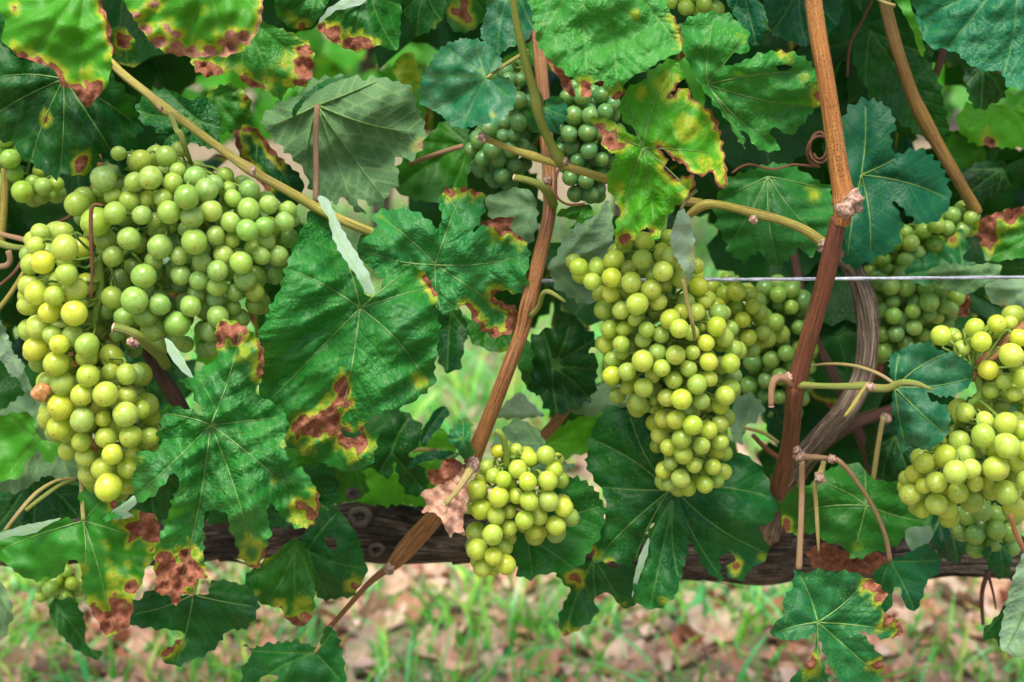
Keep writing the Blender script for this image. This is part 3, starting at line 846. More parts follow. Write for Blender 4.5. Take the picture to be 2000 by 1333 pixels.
# next vine row, metres away and well out of focus
rg = np.random.default_rng(44)
pl = [(rg.uniform(-4.5, 4.5), rg.uniform(4.3, 5.2), rg.uniform(.52, 1.9), rg.uniform(.05, .085), rg.normal(0, .6), rg.normal(-.3, .5), rg.uniform(0, 6.28)) for _ in range(2600)]
leaf_cloud('distant_vine_foliage', pl, dict(tone=.55, blue=.1, lum=1.1, dust=0, spk=.2, rug=.3, dry=0, pale=0), 45, low=True)
pl = [(rg.uniform(-14, 14), rg.uniform(9, 11), rg.uniform(.0, 3.0), rg.uniform(.12, .25), rg.normal(0, .8), rg.normal(-.3, .6), rg.uniform(0, 6.28)) for _ in range(3000)]
leaf_cloud('far_hedge_foliage', pl, dict(tone=.35, blue=.1, lum=.9, dust=0, spk=0, rug=.2, dry=0, pale=0), 46, low=True)
for i, x in enumerate((-2.9, -1.7, -.45, .35, 1.25, 2.6)):
    top = empty('distant_vine_trunk', (x, 4.7, 0), ['gnarled trunk of the next vine row at its far end', 'brown trunk of the next row glimpsed between the canopy leaves', 'blurred trunk of the next row behind the gap over the tall bunch',
        'blurred trunk of the next row behind the canopy by the round dusty leaf', 'blurred trunk of the next row behind the canopy beside the tan cane', 'blurred end trunk of the next row behind the tall cane'][i], 'vine trunk', 'trunks of the next vine row')
    C = catmull([(0, 0, -.03), (.02, .01, .3), (-.02, 0, .6), (.03, 0, 1.2)], 24); V, F, U = tube_geo(C, np.linspace(.035, .022, 24), 12, True, .12, i+3)
    obj('trunk', mesh('trunk', V, F, M_BARK, U), top)

# interior of this vine's canopy: leaves behind the ones that can be told apart, with gaps where the alley shows
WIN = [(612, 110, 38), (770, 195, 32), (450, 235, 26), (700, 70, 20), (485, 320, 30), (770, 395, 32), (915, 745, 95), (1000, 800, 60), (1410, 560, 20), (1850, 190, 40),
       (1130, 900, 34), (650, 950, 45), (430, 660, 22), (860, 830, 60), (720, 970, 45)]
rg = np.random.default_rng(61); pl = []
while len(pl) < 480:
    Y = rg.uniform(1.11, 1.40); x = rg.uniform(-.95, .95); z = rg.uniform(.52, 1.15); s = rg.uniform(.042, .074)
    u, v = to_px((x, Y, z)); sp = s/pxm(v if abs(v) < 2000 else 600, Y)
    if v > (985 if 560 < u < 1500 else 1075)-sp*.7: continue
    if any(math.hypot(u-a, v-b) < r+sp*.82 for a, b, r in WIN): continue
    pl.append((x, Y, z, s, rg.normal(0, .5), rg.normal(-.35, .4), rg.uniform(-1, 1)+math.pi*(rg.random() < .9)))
leaf_cloud('inner_canopy_foliage', pl, dict(tone=.10, blue=.15, lum=.6, dust=0, spk=.3, rug=.5, dry=0, pale=0), 62)  # low lum paints recess shade into the colour of these inner leaves
# leaves added above the frame, out of view, to shade the bunches behind
pl = [(rg.uniform(-1.1, 1.1), rg.uniform(.92, 1.35), rg.uniform(1.08, 1.22), rg.uniform(.05, .08), rg.normal(0, .6), rg.normal(-.5, .4), rg.uniform(0, 6.28)) for _ in range(420)]
pl = [q for q in pl if to_px(q[:3])[1] < -190]
leaf_cloud('added_shade_foliage', pl, dict(tone=.3, blue=.1, lum=1, dust=0, spk=.2, rug=.4, dry=0, pale=0), 63)

# ------------------------------------------------------------------ cordon (old horizontal arm)
def cordon(label, path, seg, seed, knots=(), name='cordon', mat=None):
    q = [tuple(map(float, s.split(','))) for s in path.split()]
    C, R = px_path(q, step=6)
    V, F, U = tube_geo(C, R, seg, True, 0, seed)
    n = len(C); a = np.linspace(0, 2*math.pi, seg, endpoint=False); rg = np.random.default_rng(seed)
    L = np.concatenate([[0], np.cumsum(np.linalg.norm(np.diff(C, axis=0), axis=1))])
    d = np.zeros((n, seg))
    for k in range(34):
        kk = rg.integers(2, 22); w = rg.uniform(4, 60); sh = rg.uniform(-9, 9)
        d += np.sin(kk*a[None]+w*L[:, None]+rg.uniform(0, 6)+sh*.3*np.sin(20*L[:, None]))/kk**.55
    d *= .060/np.std(d)
    d = d + sum(.035*np.sin(L[:, None]*w+p_+np.cos(a-q_)[None]*1.5) for w, p_, q_ in rg.uniform(0, 1, (6, 3))*np.array([70, 6, 6])+np.array([9, 0, 0]))
    d = np.where(d > 0, d, d*1.7)
    ring = V[:n*seg].reshape(n, seg, 3); ring = C[:, None]+(ring-C[:, None])*(1+d)[..., None]*1.0
    V[:n*seg] = ring.reshape(-1, 3)
    top = empty(name, C[0], label, 'vine cordon')
    obj('bark', mesh('bark', V-C[0], F, mat or M_BARK, U), top)
    for (x, y, Yk, r) in knots:
        aa = np.linspace(0, 2*math.pi, 19)
        c = P(x, y, Yk); s = r*pxm(y, Yk)
        ringc = np.stack([c[0]+np.cos(aa)*s*(1+.12*np.sin(3*aa)), c[1]+0*aa, c[2]+np.sin(aa)*s*(1+.1*np.sin(2*aa+1))], 1)
        Vt, Ft, Ut = tube_geo(ringc, np.full(19, s*.42), 10, False, .12, int(x)); parts = [(Vt, Ft, Ut)]
        Cc = np.array([c+[0, s*.5, 0], c+[0, s*.1, 0]]); parts.append(tube_geo(Cc, np.array([s*.9, s*.55]), 14, True, .1, 3))
        V2, F2, U2 = merge(parts); obj('knot', mesh('knot', V2-C[0], F2, M_KNOT, U2), top)
    # loose strips of bark
    for _ in range(110):
        i = rg.integers(2, n-12); m = int(rg.uniform(6, 26)); m = min(m, n-i-1); j = a[rg.integers(seg)]
        if m < 4: continue
        T = C[i+1]-C[i]; T /= np.linalg.norm(T); j = rg.uniform(0, 2*math.pi)
        idx = np.arange(i, i+m); jj = int(j/(2*math.pi)*seg) % seg
        lift = 1.03+.22*np.linspace(0, 1, m)**2*rg.random()
        cc = C[idx]+(ring[idx, jj]-C[idx])*lift[:, None]
        Vt, Ft, Ut = tube_geo(cc, np.linspace(1, .3, m)*R[i]*rg.uniform(.04, .10), 6, True, .15, int(j*99))
        obj('bark_strip', mesh('bark_strip', Vt-C[0], Ft, mat or M_BARK, Ut), top)
    return top
M_KNOT = make_bark_mat('knot_bark', (.04, .028, .02), (.15, .115, .09), (.33, .28, .23), 1.0, .6)
cordon('thick dark old trunk arm running level below the bunches', '-60,1070,1.10,42 200,1050,1.09,46 450,1042,1.08,52 640,1035,1.07,56 720,1035,1.06,60 840,1045,1.07,52 1000,1055,1.09,50 1200,1080,1.11,46 1380,1090,1.11,44 1530,1085,1.10,52 1680,1095,1.11,44 1850,1085,1.12,40 2060,1090,1.12,38', 56, 3,
       knots=[(703, 1010, .995, 17), (690, 965, 1.0, 10), (1560, 1062, 1.03, 9), (735, 1075, 1.0, 12)])
top = cordon('weathered grey curving vine arm behind the tall russet cane', '1585,450,1.02,11 1645,500,1.00,16 1682,560,.99,18 1697,640,.99,20 1690,720,.99,19 1660,790,.99,19 1610,850,1.0,21 1560,905,1.02,25 1520,960,1.05,28 1490,1040,1.08,32', 36, 9, mat=M_GREYBARK)
cane('dark brown side arm joining the grey curved arm', '1770,790,1.04,14 1720,808,1.03,15 1670,825,1.02,17 1610,862,1.01,20', M_DARKC, buds=[(1728, 818, 1.02, 10)], name='dark_cordon_branch', cat='vine branch')
cane('thin dark fork rising behind the grey curved arm', '1545,470,1.12,9 1570,600,1.10,12 1600,680,1.09,12 1640,760,1.07,12 1690,880,1.06,12 1720,980,1.07,10', M_DARKC, name='dark_cordon_branch', cat='vine branch')
# ------------------------------------------------------------------ wire
C, R = px_path([(1000, 549, 1.0, 4.2), (1250, 548, .96, 4.2), (1370, 546.5, .932, 4.2), (1500, 546, .93, 4.2), (1750, 544, .925, 4.2), (2080, 541, .92, 4.2)], step=3)
a_ = np.linspace(0, 40, len(C)); parts = []
for ph in (0, math.pi):
    CC = C+np.stack([0*a_, np.cos(a_+ph), np.sin(a_+ph)], 1)*R[:, None]*.20
    parts.append(tube_geo(CC, R*.7, 8, True))
V, F, U = merge(parts)
ow = obj('trellis_wire', mesh('trellis_wire', V-C[0], F, M_WIRE, U)); ow.location = tuple(C[0])
tag(ow, 'taut pale galvanised wire running level behind the tall russet cane', 'wire')

# ------------------------------------------------------------------ canes and shoots
cane('tall tan cane with dark flecks and a russet lower half', '1580,-60,.865,21 1596,60,.863,22 1612,150,.861,23 1628,260,.860,24 1638,330,.859,25 1647,375,.858,29 1650,398,.857,33 1646,420,.856,25 1642,440,.856,22', M_ORANGE, seg=28, ridges=.012,
     buds=[(1664, 392, .845, 17), (1650, 410, .838, 15), (1672, 404, .846, 11), (1540, 738, .875, 9), (1562, 893, .90, 10), (1556, 880, .90, 8)],
     parts=[('lower_stem', '1640,425,.857,22 1620,510,.860,24 1596,600,.866,23 1574,680,.872,22 1560,735,.876,25 1556,752,.878,27 1552,775,.880,23 1545,850,.90,22 1536,895,.92,24 1520,960,.95,24', M_RED)])
cane('brown centre cane leaning behind the lobed green leaf', '1050,60,.99,16 1062,200,.96,17 1072,320,.93,17 1074,352,.92,19 1073,420,.905,17 1055,500,.90,18 1038,570,.896,20 1030,600,.895,21 1018,650,.895,18 985,740,.895,18 950,830,.90,19 930,880,.902,21 922,905,.903,22', M_MIDC, seg=24, ridges=.02,
     buds=[(926, 908, .885, 13), (1070, 355, .905, 9), (922, 900, .888, 9)])
cane('reddish brown cane descending across the dark trunk to a thin twig', '908,918,.905,16 880,965,.93,20 845,1015,.95,25 800,1065,.97,26 770,1100,.98,17 755,1112,.98,10 720,1140,.98,7 680,1185,.98,6 640,1230,.98,6', M_MIDC, seg=20, buds=[(760, 1112, .965, 10)])
cane('green upright shoot ending at the yellow side shoot', '998,-40,.870,9 1008,40,.872,9 1026,120,.875,10 1042,175,.878,11 1048,205,.879,14 1055,235,.880,11 1075,280,.884,11 1092,310,.886,15 1098,322,.887,12', M_GREENC, buds=[(1106, 317, .876, 7)])
cane('yellow side shoot with a cut tip crossing the centre cane', '940,266,.885,8 960,276,.885,8 1000,292,.886,8 1042,306,.887,11 1060,312,.887,9 1120,330,.888,9 1190,352,.895,10 1290,385,.92,11 1370,398,.93,11', M_YELC, buds=[(942, 268, .880, 9)])
cane('yellow shoot bending from the hanging leaf to the tall cane', '1340,425,.92,8 1372,402,.915,12 1400,400,.915,10 1440,408,.914,10 1478,418,.914,12 1530,432,.913,10 1575,452,.912,11 1610,478,.913,13', M_YELC,
     buds=[(1472, 430, .905, 8), (1608, 482, .90, 10)])
cane('short cut green spur beside the centre cane', '1004,347,.878,8 1030,352,.878,8 1055,362,.88,9 1072,380,.888,11 1080,400,.90,12', M_GREENC, cut=0)
cane('long yellow green cane sloping down behind the big dark leaf', '190,95,.93,9 240,145,.92,10 290,185,.91,10 322,213,.905,14 345,228,.90,11 410,275,.898,10 460,312,.896,11 490,332,.895,15 515,348,.895,11 570,378,.895,11 625,410,.90,12 690,440,.90,12 760,468,.91,12', M_YELC,
     buds=[(493, 334, .880, 8), (313, 213, .89, 5)])
cane('stub with a pale cut face crossing the grapes of the broad bunch', '222,640,.845,11 245,645,.846,10 268,656,.848,12 285,672,.855,12 310,692,.87,13 325,715,.88,13', M_GREENC, cut=0, buds=[(256, 668, .842, 8), (265, 672, .843, 7)])
cane('dark red brown cane slanting behind the front lobed leaf', '270,655,.93,16 300,710,.925,18 335,765,.92,20 375,840,.92,20 420,930,.93,20', M_DARKC, ridges=.03)
cane('thick blurred tan cane by the big blue green leaf', '1722,-20,1.04,15 1750,90,1.03,16 1780,180,1.03,16 1800,225,1.03,19 1830,280,1.03,16 1870,350,1.03,15 1908,415,1.04,15', M_TANC, seg=16)
cane('grey brown twig in the gap beside the blurred tan cane', '1845,90,1.1,8 1830,140,1.1,9 1815,170,1.1,9 1800,215,1.1,10', M_DARKC, name='twig', cat='twig')
cane('brown cane rising past the bunch of the dense corner', '2060,590,.89,12 1990,650,.885,15 1950,685,.885,15 1915,712,.885,14 1900,740,.885,9', M_MIDC)
cane('twig with a torn tip across the two toned small leaf', '1558,752,.874,10 1600,754,.865,7 1650,755,.858,8 1690,754,.852,10 1705,758,.85,10 1735,758,.846,9 1760,748,.842,8 1790,750,.838,7 1822,762,.834,2', M_GREENC, buds=[(1700, 757, .842, 9)],
     name='twig', cat='twig', parts=[('side_twig', '1696,750,.85,5 1682,768,.848,5 1668,790,.846,5 1650,814,.845,4', M_YELC)])
cane('short hooked dry spur at the node of the russet cane', '1560,762,.878,9 1535,742,.872,9 1515,740,.868,9 1507,760,.866,8 1506,794,.864,7', M_PINK, name='twig', cat='twig', cut=-1)
cane('thin arched stem between the russet cane and the small leaf', '1575,716,.89,3 1620,711,.88,3.5 1670,715,.87,4 1715,730,.86,4 1750,752,.855,4', M_PET, name='twig', cat='twig')
cane('pink leaf stalk dropping straight from the russet cane node', '1566,900,.90,7 1566,960,.90,7 1564,1030,.89,7 1560,1112,.88,8', M_PINK, name='leaf_stalk', cat='leaf stalk')
cane('yellow dead stalk hanging with a sharp broken tip', '1610,900,.905,6 1606,915,.905,7 1600,932,.903,8 1592,950,.90,6 1594,985,.90,5 1597,1040,.895,4.5 1599,1082,.893,1.5', M_PET, name='leaf_stalk', cat='leaf stalk', buds=[(1600, 934, .895, 10)])
cane('long arched stalk reaching down to the folded leaf', '1570,893,.91,8 1610,895,.905,6 1640,902,.90,6 1680,950,.90,5 1710,1000,.90,5 1730,1050,.90,5 1738,1095,.90,6', M_PINK, name='leaf_stalk', cat='leaf stalk', buds=[(1624, 897, .895, 8)])
cane('dull vertical stalk behind the arched stalk', '1725,815,1.0,6 1715,870,1.0,6 1705,940,1.0,6', M_PET, name='leaf_stalk', cat='leaf stalk')
cane('brown stalk hanging over the dense corner bunch', '1973,1005,.84,5 1985,1045,.84,6 2010,1090,.84,6', M_MIDC, name='leaf_stalk', cat='leaf stalk')
cane('green twig with a torn tip beside the centre cane', '1036,618,.89,7 1052,600,.885,6 1060,575,.88,6 1070,570,.878,6 1085,577,.876,5 1104,590,.874,3', M_GREENC, name='twig', cat='twig')
cane('cut stalk lying across the dry pink leaf', '918,920,.875,11 905,940,.868,8 890,962,.862,6 868,986,.858,6', M_PET, name='twig', cat='twig', cut=-1)
cane('blurred brown cane under the dark round leaf', '1125,770,1.03,12 1090,820,1.03,13 1055,858,1.03,13', M_MIDC)
cane('pair of thin green stalks below the front bunch beside the yellow blotched leaf', '148,935,.93,4 110,940,.92,4 70,965,.91,5 30,1010,.90,5 -20,1080,.90,5', M_PET, name='leaf_stalk', cat='leaf stalk',
     parts=[('side_stalk', '150,938,.92,5 120,947,.91,5 85,970,.90,5 50,997,.895,5', M_GREENC)])
cane('red brown strip of cane behind the dark shaded leaf', '172,262,.955,9 190,310,.95,11 195,350,.95,11 192,400,.95,10', M_MIDC)
cane('thin dead red brown tendril hanging over the grapes', '200,402,.855,2.5 185,400,.855,3.5 178,415,.855,5 178,470,.853,4.5 180,520,.853,4 178,585,.853,3', M_TENDRIL, name='tendril', cat='tendril')
cane('pinkish cane end meeting the broad bunch at its edge', '-30,450,.93,6 20,462,.92,6 60,472,.91,7', M_PINK, name='twig', cat='twig')
cane('yellow green stalk entering the broad bunch at its edge', '-20,468,.91,10 20,482,.90,8 60,485,.90,6 100,488,.90,6', M_GREENC, name='leaf_stalk', cat='leaf stalk')
cane('hooked pink cut stalk at the edge of the broad bunch', '-20,520,.89,6 10,520,.89,7 20,508,.89,7 16,490,.89,7', M_PINK, name='leaf_stalk', cat='leaf stalk')
cane('dark thin tendril winding behind the broad bunch', '-10,565,.92,3 30,530,.92,4 60,480,.93,4 90,445,.94,5 140,420,.95,4 190,350,.96,4', M_TENDRIL, name='tendril', cat='tendril')
cane('straight yellow stalk crossing dark leaves beside the broad bunch', '-20,625,.96,6 20,575,.96,6 60,510,.96,5', M_YELC, name='leaf_stalk', cat='leaf stalk')
cane('vertical yellow stalk under the small shaded grapes', '10,330,.97,9 8,400,.97,9 2,480,.97,9', M_YELC, name='leaf_stalk', cat='leaf stalk')
cane('green stalk linking the sloping cane to the broad bunch', '333,222,.89,6 345,255,.885,6 352,262,.884,8 362,290,.886,6 374,322,.90,5', M_GREENC, name='bunch_stalk', cat='bunch stalk')
cane('pale stalk hanging over the tall bunch', '1334,545,.862,6 1342,590,.862,5 1352,630,.862,5 1358,665,.868,3', M_PET, name='leaf_stalk', cat='leaf stalk')
cane('thin curling tendril below the green shoot node', '1092,328,.882,3 1085,355,.880,3 1088,385,.880,3 1110,400,.880,3 1142,399,.882,3', M_TENDRIL, name='tendril', cat='tendril')
th = np.linspace(0, 1, 60)
sp = [(1430+150*f, 338-15*math.sin(f*3)-8*math.sin(9*f), .90, 2.6) for f in np.linspace(0, .85, 10)]
sp += [(1600+26*math.cos(t)*(1-.03*t), 300+28*math.sin(t)-1.2*t, .895+.004*math.sin(t*1.3), 3.2) for t in np.linspace(1.6, 15, 26)]
cane('coiled rusty tendril beside the tall tan cane', ' '.join(f'{a:.1f},{b:.1f},{c:.4f},{d}' for a, b, c, d in sp), M_TENDRIL, name='tendril', cat='tendril', step=4)
cane('thin hanging brown tendril behind the tall cane', '1705,0,1.05,3 1680,50,1.05,3 1660,90,1.05,3 1655,150,1.05,3', M_TENDRIL, name='tendril', cat='tendril')
cane('short forked dark twig hanging below the trunk', '1930,1115,1.0,6 1918,1160,1.0,5 1920,1220,1.0,4', M_DARKC, name='twig', cat='twig', parts=[('side_twig', '1930,1120,1.0,4 1940,1160,1.0,3 1945,1190,1.0,2', M_DARKC)])
cane('pale stalk of the yellow blotched leaf under the front bunch', '158,925,.90,5 160,970,.885,5 163,1016,.872,5', M_PET, name='leaf_stalk', cat='leaf stalk')
cane('dry twisted twig in the shade beside the russet cane', '1470,850,1.02,5 1500,880,1.02,6 1530,900,1.02,5', M_TENDRIL, name='twig', cat='twig')
cane('green stalk over the small hanging bunch', '968,840,.88,6 980,850,.88,7 988,880,.885,7 990,915,.89,6', M_STEM, name='bunch_stalk', cat='bunch stalk')

# ------------------------------------------------------------------ bunches
A1 = '''202,349,26 274,313,21 324,306,22 294,347,24 262,355,19 338,357,20 381,347,23 347,333,17 403,371,23 418,360,19 364,385,25 446,370,15 487,372,20 455,388,17 525,400,20 486,409,22 413,412,22 330,415,23 375,424,23 253,392,20 289,390,18 319,388,19
224,417,22 221,384,17 277,421,19 151,399,24 187,434,29 450,434,20 483,450,22 516,443,20 556,434,20 562,410,18 303,430,17 335,446,10 315,447,14 112,459,26 206,469,22 252,466,23 312,482,25 379,472,27 421,460,19 437,499,20 471,514,23 510,500,18 543,500,22 452,469,16
425,529,21 424,560,21 478,546,22 458,572,17 497,571,20 497,596,18 421,585,18 388,548,19 353,537,20 384,573,18 372,598,21 281,540,25 263,587,28 221,501,21 312,595,22 283,618,23 346,634,26 298,645,24 400,597,9 426,619,22 469,622,19 342,664,20 411,648,21 418,677,19
206,606,18 219,582,22 243,620,21 229,654,15 213,675,20 349,292,16 232,300,15 440,343,17 520,470,18 538,540,17 500,535,16 455,600,16 395,512,20 350,500,19 300,510,18 362,448,15 572,430,14'''
A2 = '''127,485,29 70,481,20 83,513,26 130,536,25 72,573,25 106,578,22 146,567,28 145,612,27 76,640,25 69,681,25 116,673,21 142,657,23 170,674,26 110,710,26 169,698,22 172,734,25 122,749,25 216,727,19 247,731,21 266,730,21 160,772,24 206,770,27 118,795,28 249,774,20 115,835,26
161,820,26 201,818,18 245,810,28 256,853,25 293,853,20 207,855,23 180,872,16 159,864,21 219,888,22 166,893,21 201,916,26 212,952,29 250,916,23 243,948,21 173,926,22 96,610,22 92,745,18 84,770,24 276,800,20 262,890,20 96,815,18 102,655,20 190,545,7 213,655,9 138,690,8 147,712,9'''
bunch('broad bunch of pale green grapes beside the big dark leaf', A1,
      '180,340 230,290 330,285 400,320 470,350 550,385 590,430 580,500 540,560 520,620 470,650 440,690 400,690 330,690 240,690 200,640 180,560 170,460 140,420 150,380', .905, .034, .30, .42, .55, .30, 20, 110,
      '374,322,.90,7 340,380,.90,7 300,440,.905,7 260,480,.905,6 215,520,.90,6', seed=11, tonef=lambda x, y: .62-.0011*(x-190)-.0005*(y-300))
bunch('long golden green bunch with shrivelled grapes hanging lowest in its corner', A2,
      '60,450 120,440 170,470 190,560 200,640 240,700 290,720 310,800 315,860 280,930 250,975 190,975 150,920 90,850 70,770 50,690 40,600 45,500', .885, .030, .52, .15, .55, .45, 22, 90,
      '190,500,.89,10 195,560,.89,9 185,620,.885,6 180,700,.89,5 190,800,.89,5 205,900,.89,5', rs=.94, seed=12, dead=[(180, 872), (84, 770), (190, 545), (213, 655), (138, 690), (147, 712)], tonef=lambda x, y: .68-.0016*max(0, x-200))
B1 = '''1131,522,19 1166,524,18 1199,508,20 1195,543,20 1156,550,18 1255,507,21 1296,498,20 1295,530,21 1262,472,18 1233,552,21 1193,575,18 1272,566,20 1245,594,22 1286,590,18 1179,606,19 1214,606,19 1309,624,20 1327,642,20 1191,643,18 1219,642,15 1263,644,16 1291,654,17 1184,673,18 1213,672,18
1256,664,17 1284,688,18 1319,694,20 1255,705,22 1197,703,18 1225,726,18 1195,733,18 1292,719,18 1316,743,18 1257,758,20 1331,780,21 1260,796,11 1278,783,10 1246,786,20 1302,777,18 1295,818,18 1320,820,20 1288,850,18 1331,857,21 1306,874,18 1353,689,15 1379,670,17 1384,707,19 1426,710,20 1413,658,20 1432,682,18
1404,613,20 1400,638,20 1361,751,20 1416,773,20 1370,784,18 1353,831,20 1384,841,18 1335,888,19 1370,871,18 1406,828,17 1406,864,18 1406,793,18 1427,758,18 1310,500,20 1330,545,19 1340,590,18 1365,560,19 1360,610,17 1356,909,16 1329,935,19 1376,946,18 1393,912,17 1307,944,16 1402,881,16 1344,953,17 1297,919,17
1215,470,15 1275,540,16 1330,610,17 1240,625,14 1270,690,15 1215,690,14 1345,720,17 1275,735,15 1350,650,16 1385,740,17 1340,800,15 1400,940,15 1310,905,15 1226,758,15 1360,520,16 1375,590,15 1345,760,10 1300,640,10 1370,640,9'''
bunch('tall tapering bunch of yellow green grapes hanging past the wire', B1,
      '1110,500 1180,490 1230,450 1300,450 1360,490 1380,560 1430,620 1452,700 1440,800 1425,880 1420,930 1380,965 1310,965 1280,930 1270,860 1240,810 1180,760 1165,680 1165,600 1110,550', .905, .036, .50, .25, .40, .28, 18, 110,
      '1300,400,.93,6 1295,480,.91,6 1305,560,.90,6 1310,640,.90,5 1320,760,.90,5 1340,900,.90,4', seed=13, tonef=lambda x, y: .74-.0009*abs(x-1300)-.0004*(y-600))
C1 = '''1066,889,19 1011,917,19 1083,918,18 983,936,16 1031,941,19 1070,939,20 932,955,20 941,935,15 974,971,21 1008,969,16 1033,979,19 1072,979,20 1101,992,20 940,995,20 969,1008,18 1024,1016,20 1052,1009,18 1085,1027,20 995,1000,14 962,1045,22 929,1039,20 932,1073,22 964,1087,18 943,1108,20 1045,1039,17 995,1032,16
988,1103,20 1008,880,14 1033,895,16 950,912,15 964,930,16 973,882,14 1055,1040,14 985,1070,17 998,945,13'''
bunch('small loose bunch over the old trunk by the dry pink leaf', C1, '930,900 980,870 1060,870 1100,900 1105,960 1125,1000 1105,1045 1050,1055 1010,1060 1005,1110 950,1130 915,1080 910,1000 915,940', .905, .022, .62, .15, .5, .25, 18, 26,
      '988,870,.89,6 995,930,.90,6 990,1000,.905,5 965,1070,.905,4', seed=14)
D1 = '''1839,656,22 1870,659,10 1903,641,20 1917,668,21 1879,681,18 1947,633,20 1972,631,15 1975,694,25 1930,723,21 1961,745,18 1934,763,18 1981,770,16 1999,740,20 1885,806,21 1924,821,19 1965,828,25 1920,851,25 1874,862,22 1967,871,27 1847,892,25 1887,888,20 1945,880,20 1806,905,21 1866,922,25 1829,942,22 1785,926,19
1778,966,23 1829,985,23 1804,949,17 1871,962,22 1850,995,21 1802,995,18 1945,915,27 1965,963,26 1981,990,23 1896,916,21 1935,944,20 1991,905,22 2010,940,24 1995,840,22 2010,880,24 2020,700,22 2020,800,22 1905,945,18 1990,660,18'''
bunch('dense plump bunch hanging below the two toned small leaf', D1, '1815,640 1880,630 1960,610 2060,610 2080,1000 1990,1010 1930,990 1860,1020 1790,1010 1755,970 1770,900 1830,850 1860,790 1900,770 1880,700', .90, .034, .60, .10, .65, .3, 21, 90,
      '1900,720,.885,7 1915,765,.885,8 1895,790,.885,6 1870,830,.89,5 1850,900,.90,5', seed=15, rs=.95)
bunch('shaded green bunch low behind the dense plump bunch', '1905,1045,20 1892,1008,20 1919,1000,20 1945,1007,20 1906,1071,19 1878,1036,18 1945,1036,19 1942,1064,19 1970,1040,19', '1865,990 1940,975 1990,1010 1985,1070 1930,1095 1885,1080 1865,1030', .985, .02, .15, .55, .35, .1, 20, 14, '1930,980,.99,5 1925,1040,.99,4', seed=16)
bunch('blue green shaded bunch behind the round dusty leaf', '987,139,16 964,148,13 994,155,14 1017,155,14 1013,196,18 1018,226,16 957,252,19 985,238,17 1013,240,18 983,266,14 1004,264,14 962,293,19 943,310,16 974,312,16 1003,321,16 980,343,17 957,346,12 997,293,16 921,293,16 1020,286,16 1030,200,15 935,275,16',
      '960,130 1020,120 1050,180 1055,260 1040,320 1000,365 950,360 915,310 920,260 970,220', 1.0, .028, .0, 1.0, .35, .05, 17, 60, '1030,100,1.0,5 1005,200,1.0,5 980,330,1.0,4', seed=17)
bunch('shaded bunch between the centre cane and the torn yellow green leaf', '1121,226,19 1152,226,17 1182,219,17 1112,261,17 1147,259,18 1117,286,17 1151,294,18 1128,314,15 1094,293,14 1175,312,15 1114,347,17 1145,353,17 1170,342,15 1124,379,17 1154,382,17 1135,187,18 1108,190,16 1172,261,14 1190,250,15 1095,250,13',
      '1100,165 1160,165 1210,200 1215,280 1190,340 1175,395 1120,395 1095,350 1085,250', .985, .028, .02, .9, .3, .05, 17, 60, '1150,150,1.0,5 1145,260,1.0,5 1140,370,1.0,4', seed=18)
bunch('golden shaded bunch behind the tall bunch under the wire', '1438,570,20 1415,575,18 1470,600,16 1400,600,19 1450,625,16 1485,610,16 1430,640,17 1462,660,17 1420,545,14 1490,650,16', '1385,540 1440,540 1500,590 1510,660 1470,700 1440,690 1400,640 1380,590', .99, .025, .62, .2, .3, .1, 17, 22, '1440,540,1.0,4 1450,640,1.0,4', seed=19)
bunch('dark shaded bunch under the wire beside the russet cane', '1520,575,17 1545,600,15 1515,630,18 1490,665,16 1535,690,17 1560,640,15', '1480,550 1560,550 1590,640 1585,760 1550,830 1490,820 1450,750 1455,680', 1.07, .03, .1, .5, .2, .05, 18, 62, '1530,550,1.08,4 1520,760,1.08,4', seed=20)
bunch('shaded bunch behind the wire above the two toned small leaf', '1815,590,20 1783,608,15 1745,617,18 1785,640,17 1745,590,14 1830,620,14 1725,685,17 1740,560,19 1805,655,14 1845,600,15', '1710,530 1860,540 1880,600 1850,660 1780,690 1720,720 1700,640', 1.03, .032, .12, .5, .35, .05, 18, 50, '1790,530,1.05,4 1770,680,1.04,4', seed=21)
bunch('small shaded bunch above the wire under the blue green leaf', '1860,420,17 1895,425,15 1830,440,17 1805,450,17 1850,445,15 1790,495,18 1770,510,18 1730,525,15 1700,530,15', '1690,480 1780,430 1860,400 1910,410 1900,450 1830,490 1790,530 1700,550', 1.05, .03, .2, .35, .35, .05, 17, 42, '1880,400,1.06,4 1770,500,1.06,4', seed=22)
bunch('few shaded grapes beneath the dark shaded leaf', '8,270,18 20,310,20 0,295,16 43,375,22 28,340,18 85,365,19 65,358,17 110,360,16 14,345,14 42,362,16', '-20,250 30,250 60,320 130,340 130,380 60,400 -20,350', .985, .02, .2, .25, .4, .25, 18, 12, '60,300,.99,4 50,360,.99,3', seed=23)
bunch('faint blurred bunch below the yellow blotched leaf', '128,1168,15 98,1150,15 110,1135,14 140,1140,14 80,1165,13', '70,1115 150,1110 160,1160 130,1190 70,1180', 1.06, .018, .3, .3, .2, .1, 15, 10, '130,1090,1.06,4 125,1150,1.06,3', seed=24)
bunch('few blurred grapes at the top between the puckered leaves', '1340,15,16 1375,8,16 1310,5,14 1360,-10,15', '1290,-40 1400,-40 1400,30 1300,30', 1.04, .02, .4, .2, .4, .1, 16, 8, '1340,-40,1.04,4 1345,0,1.04,3', seed=25)
L = vine_leaf
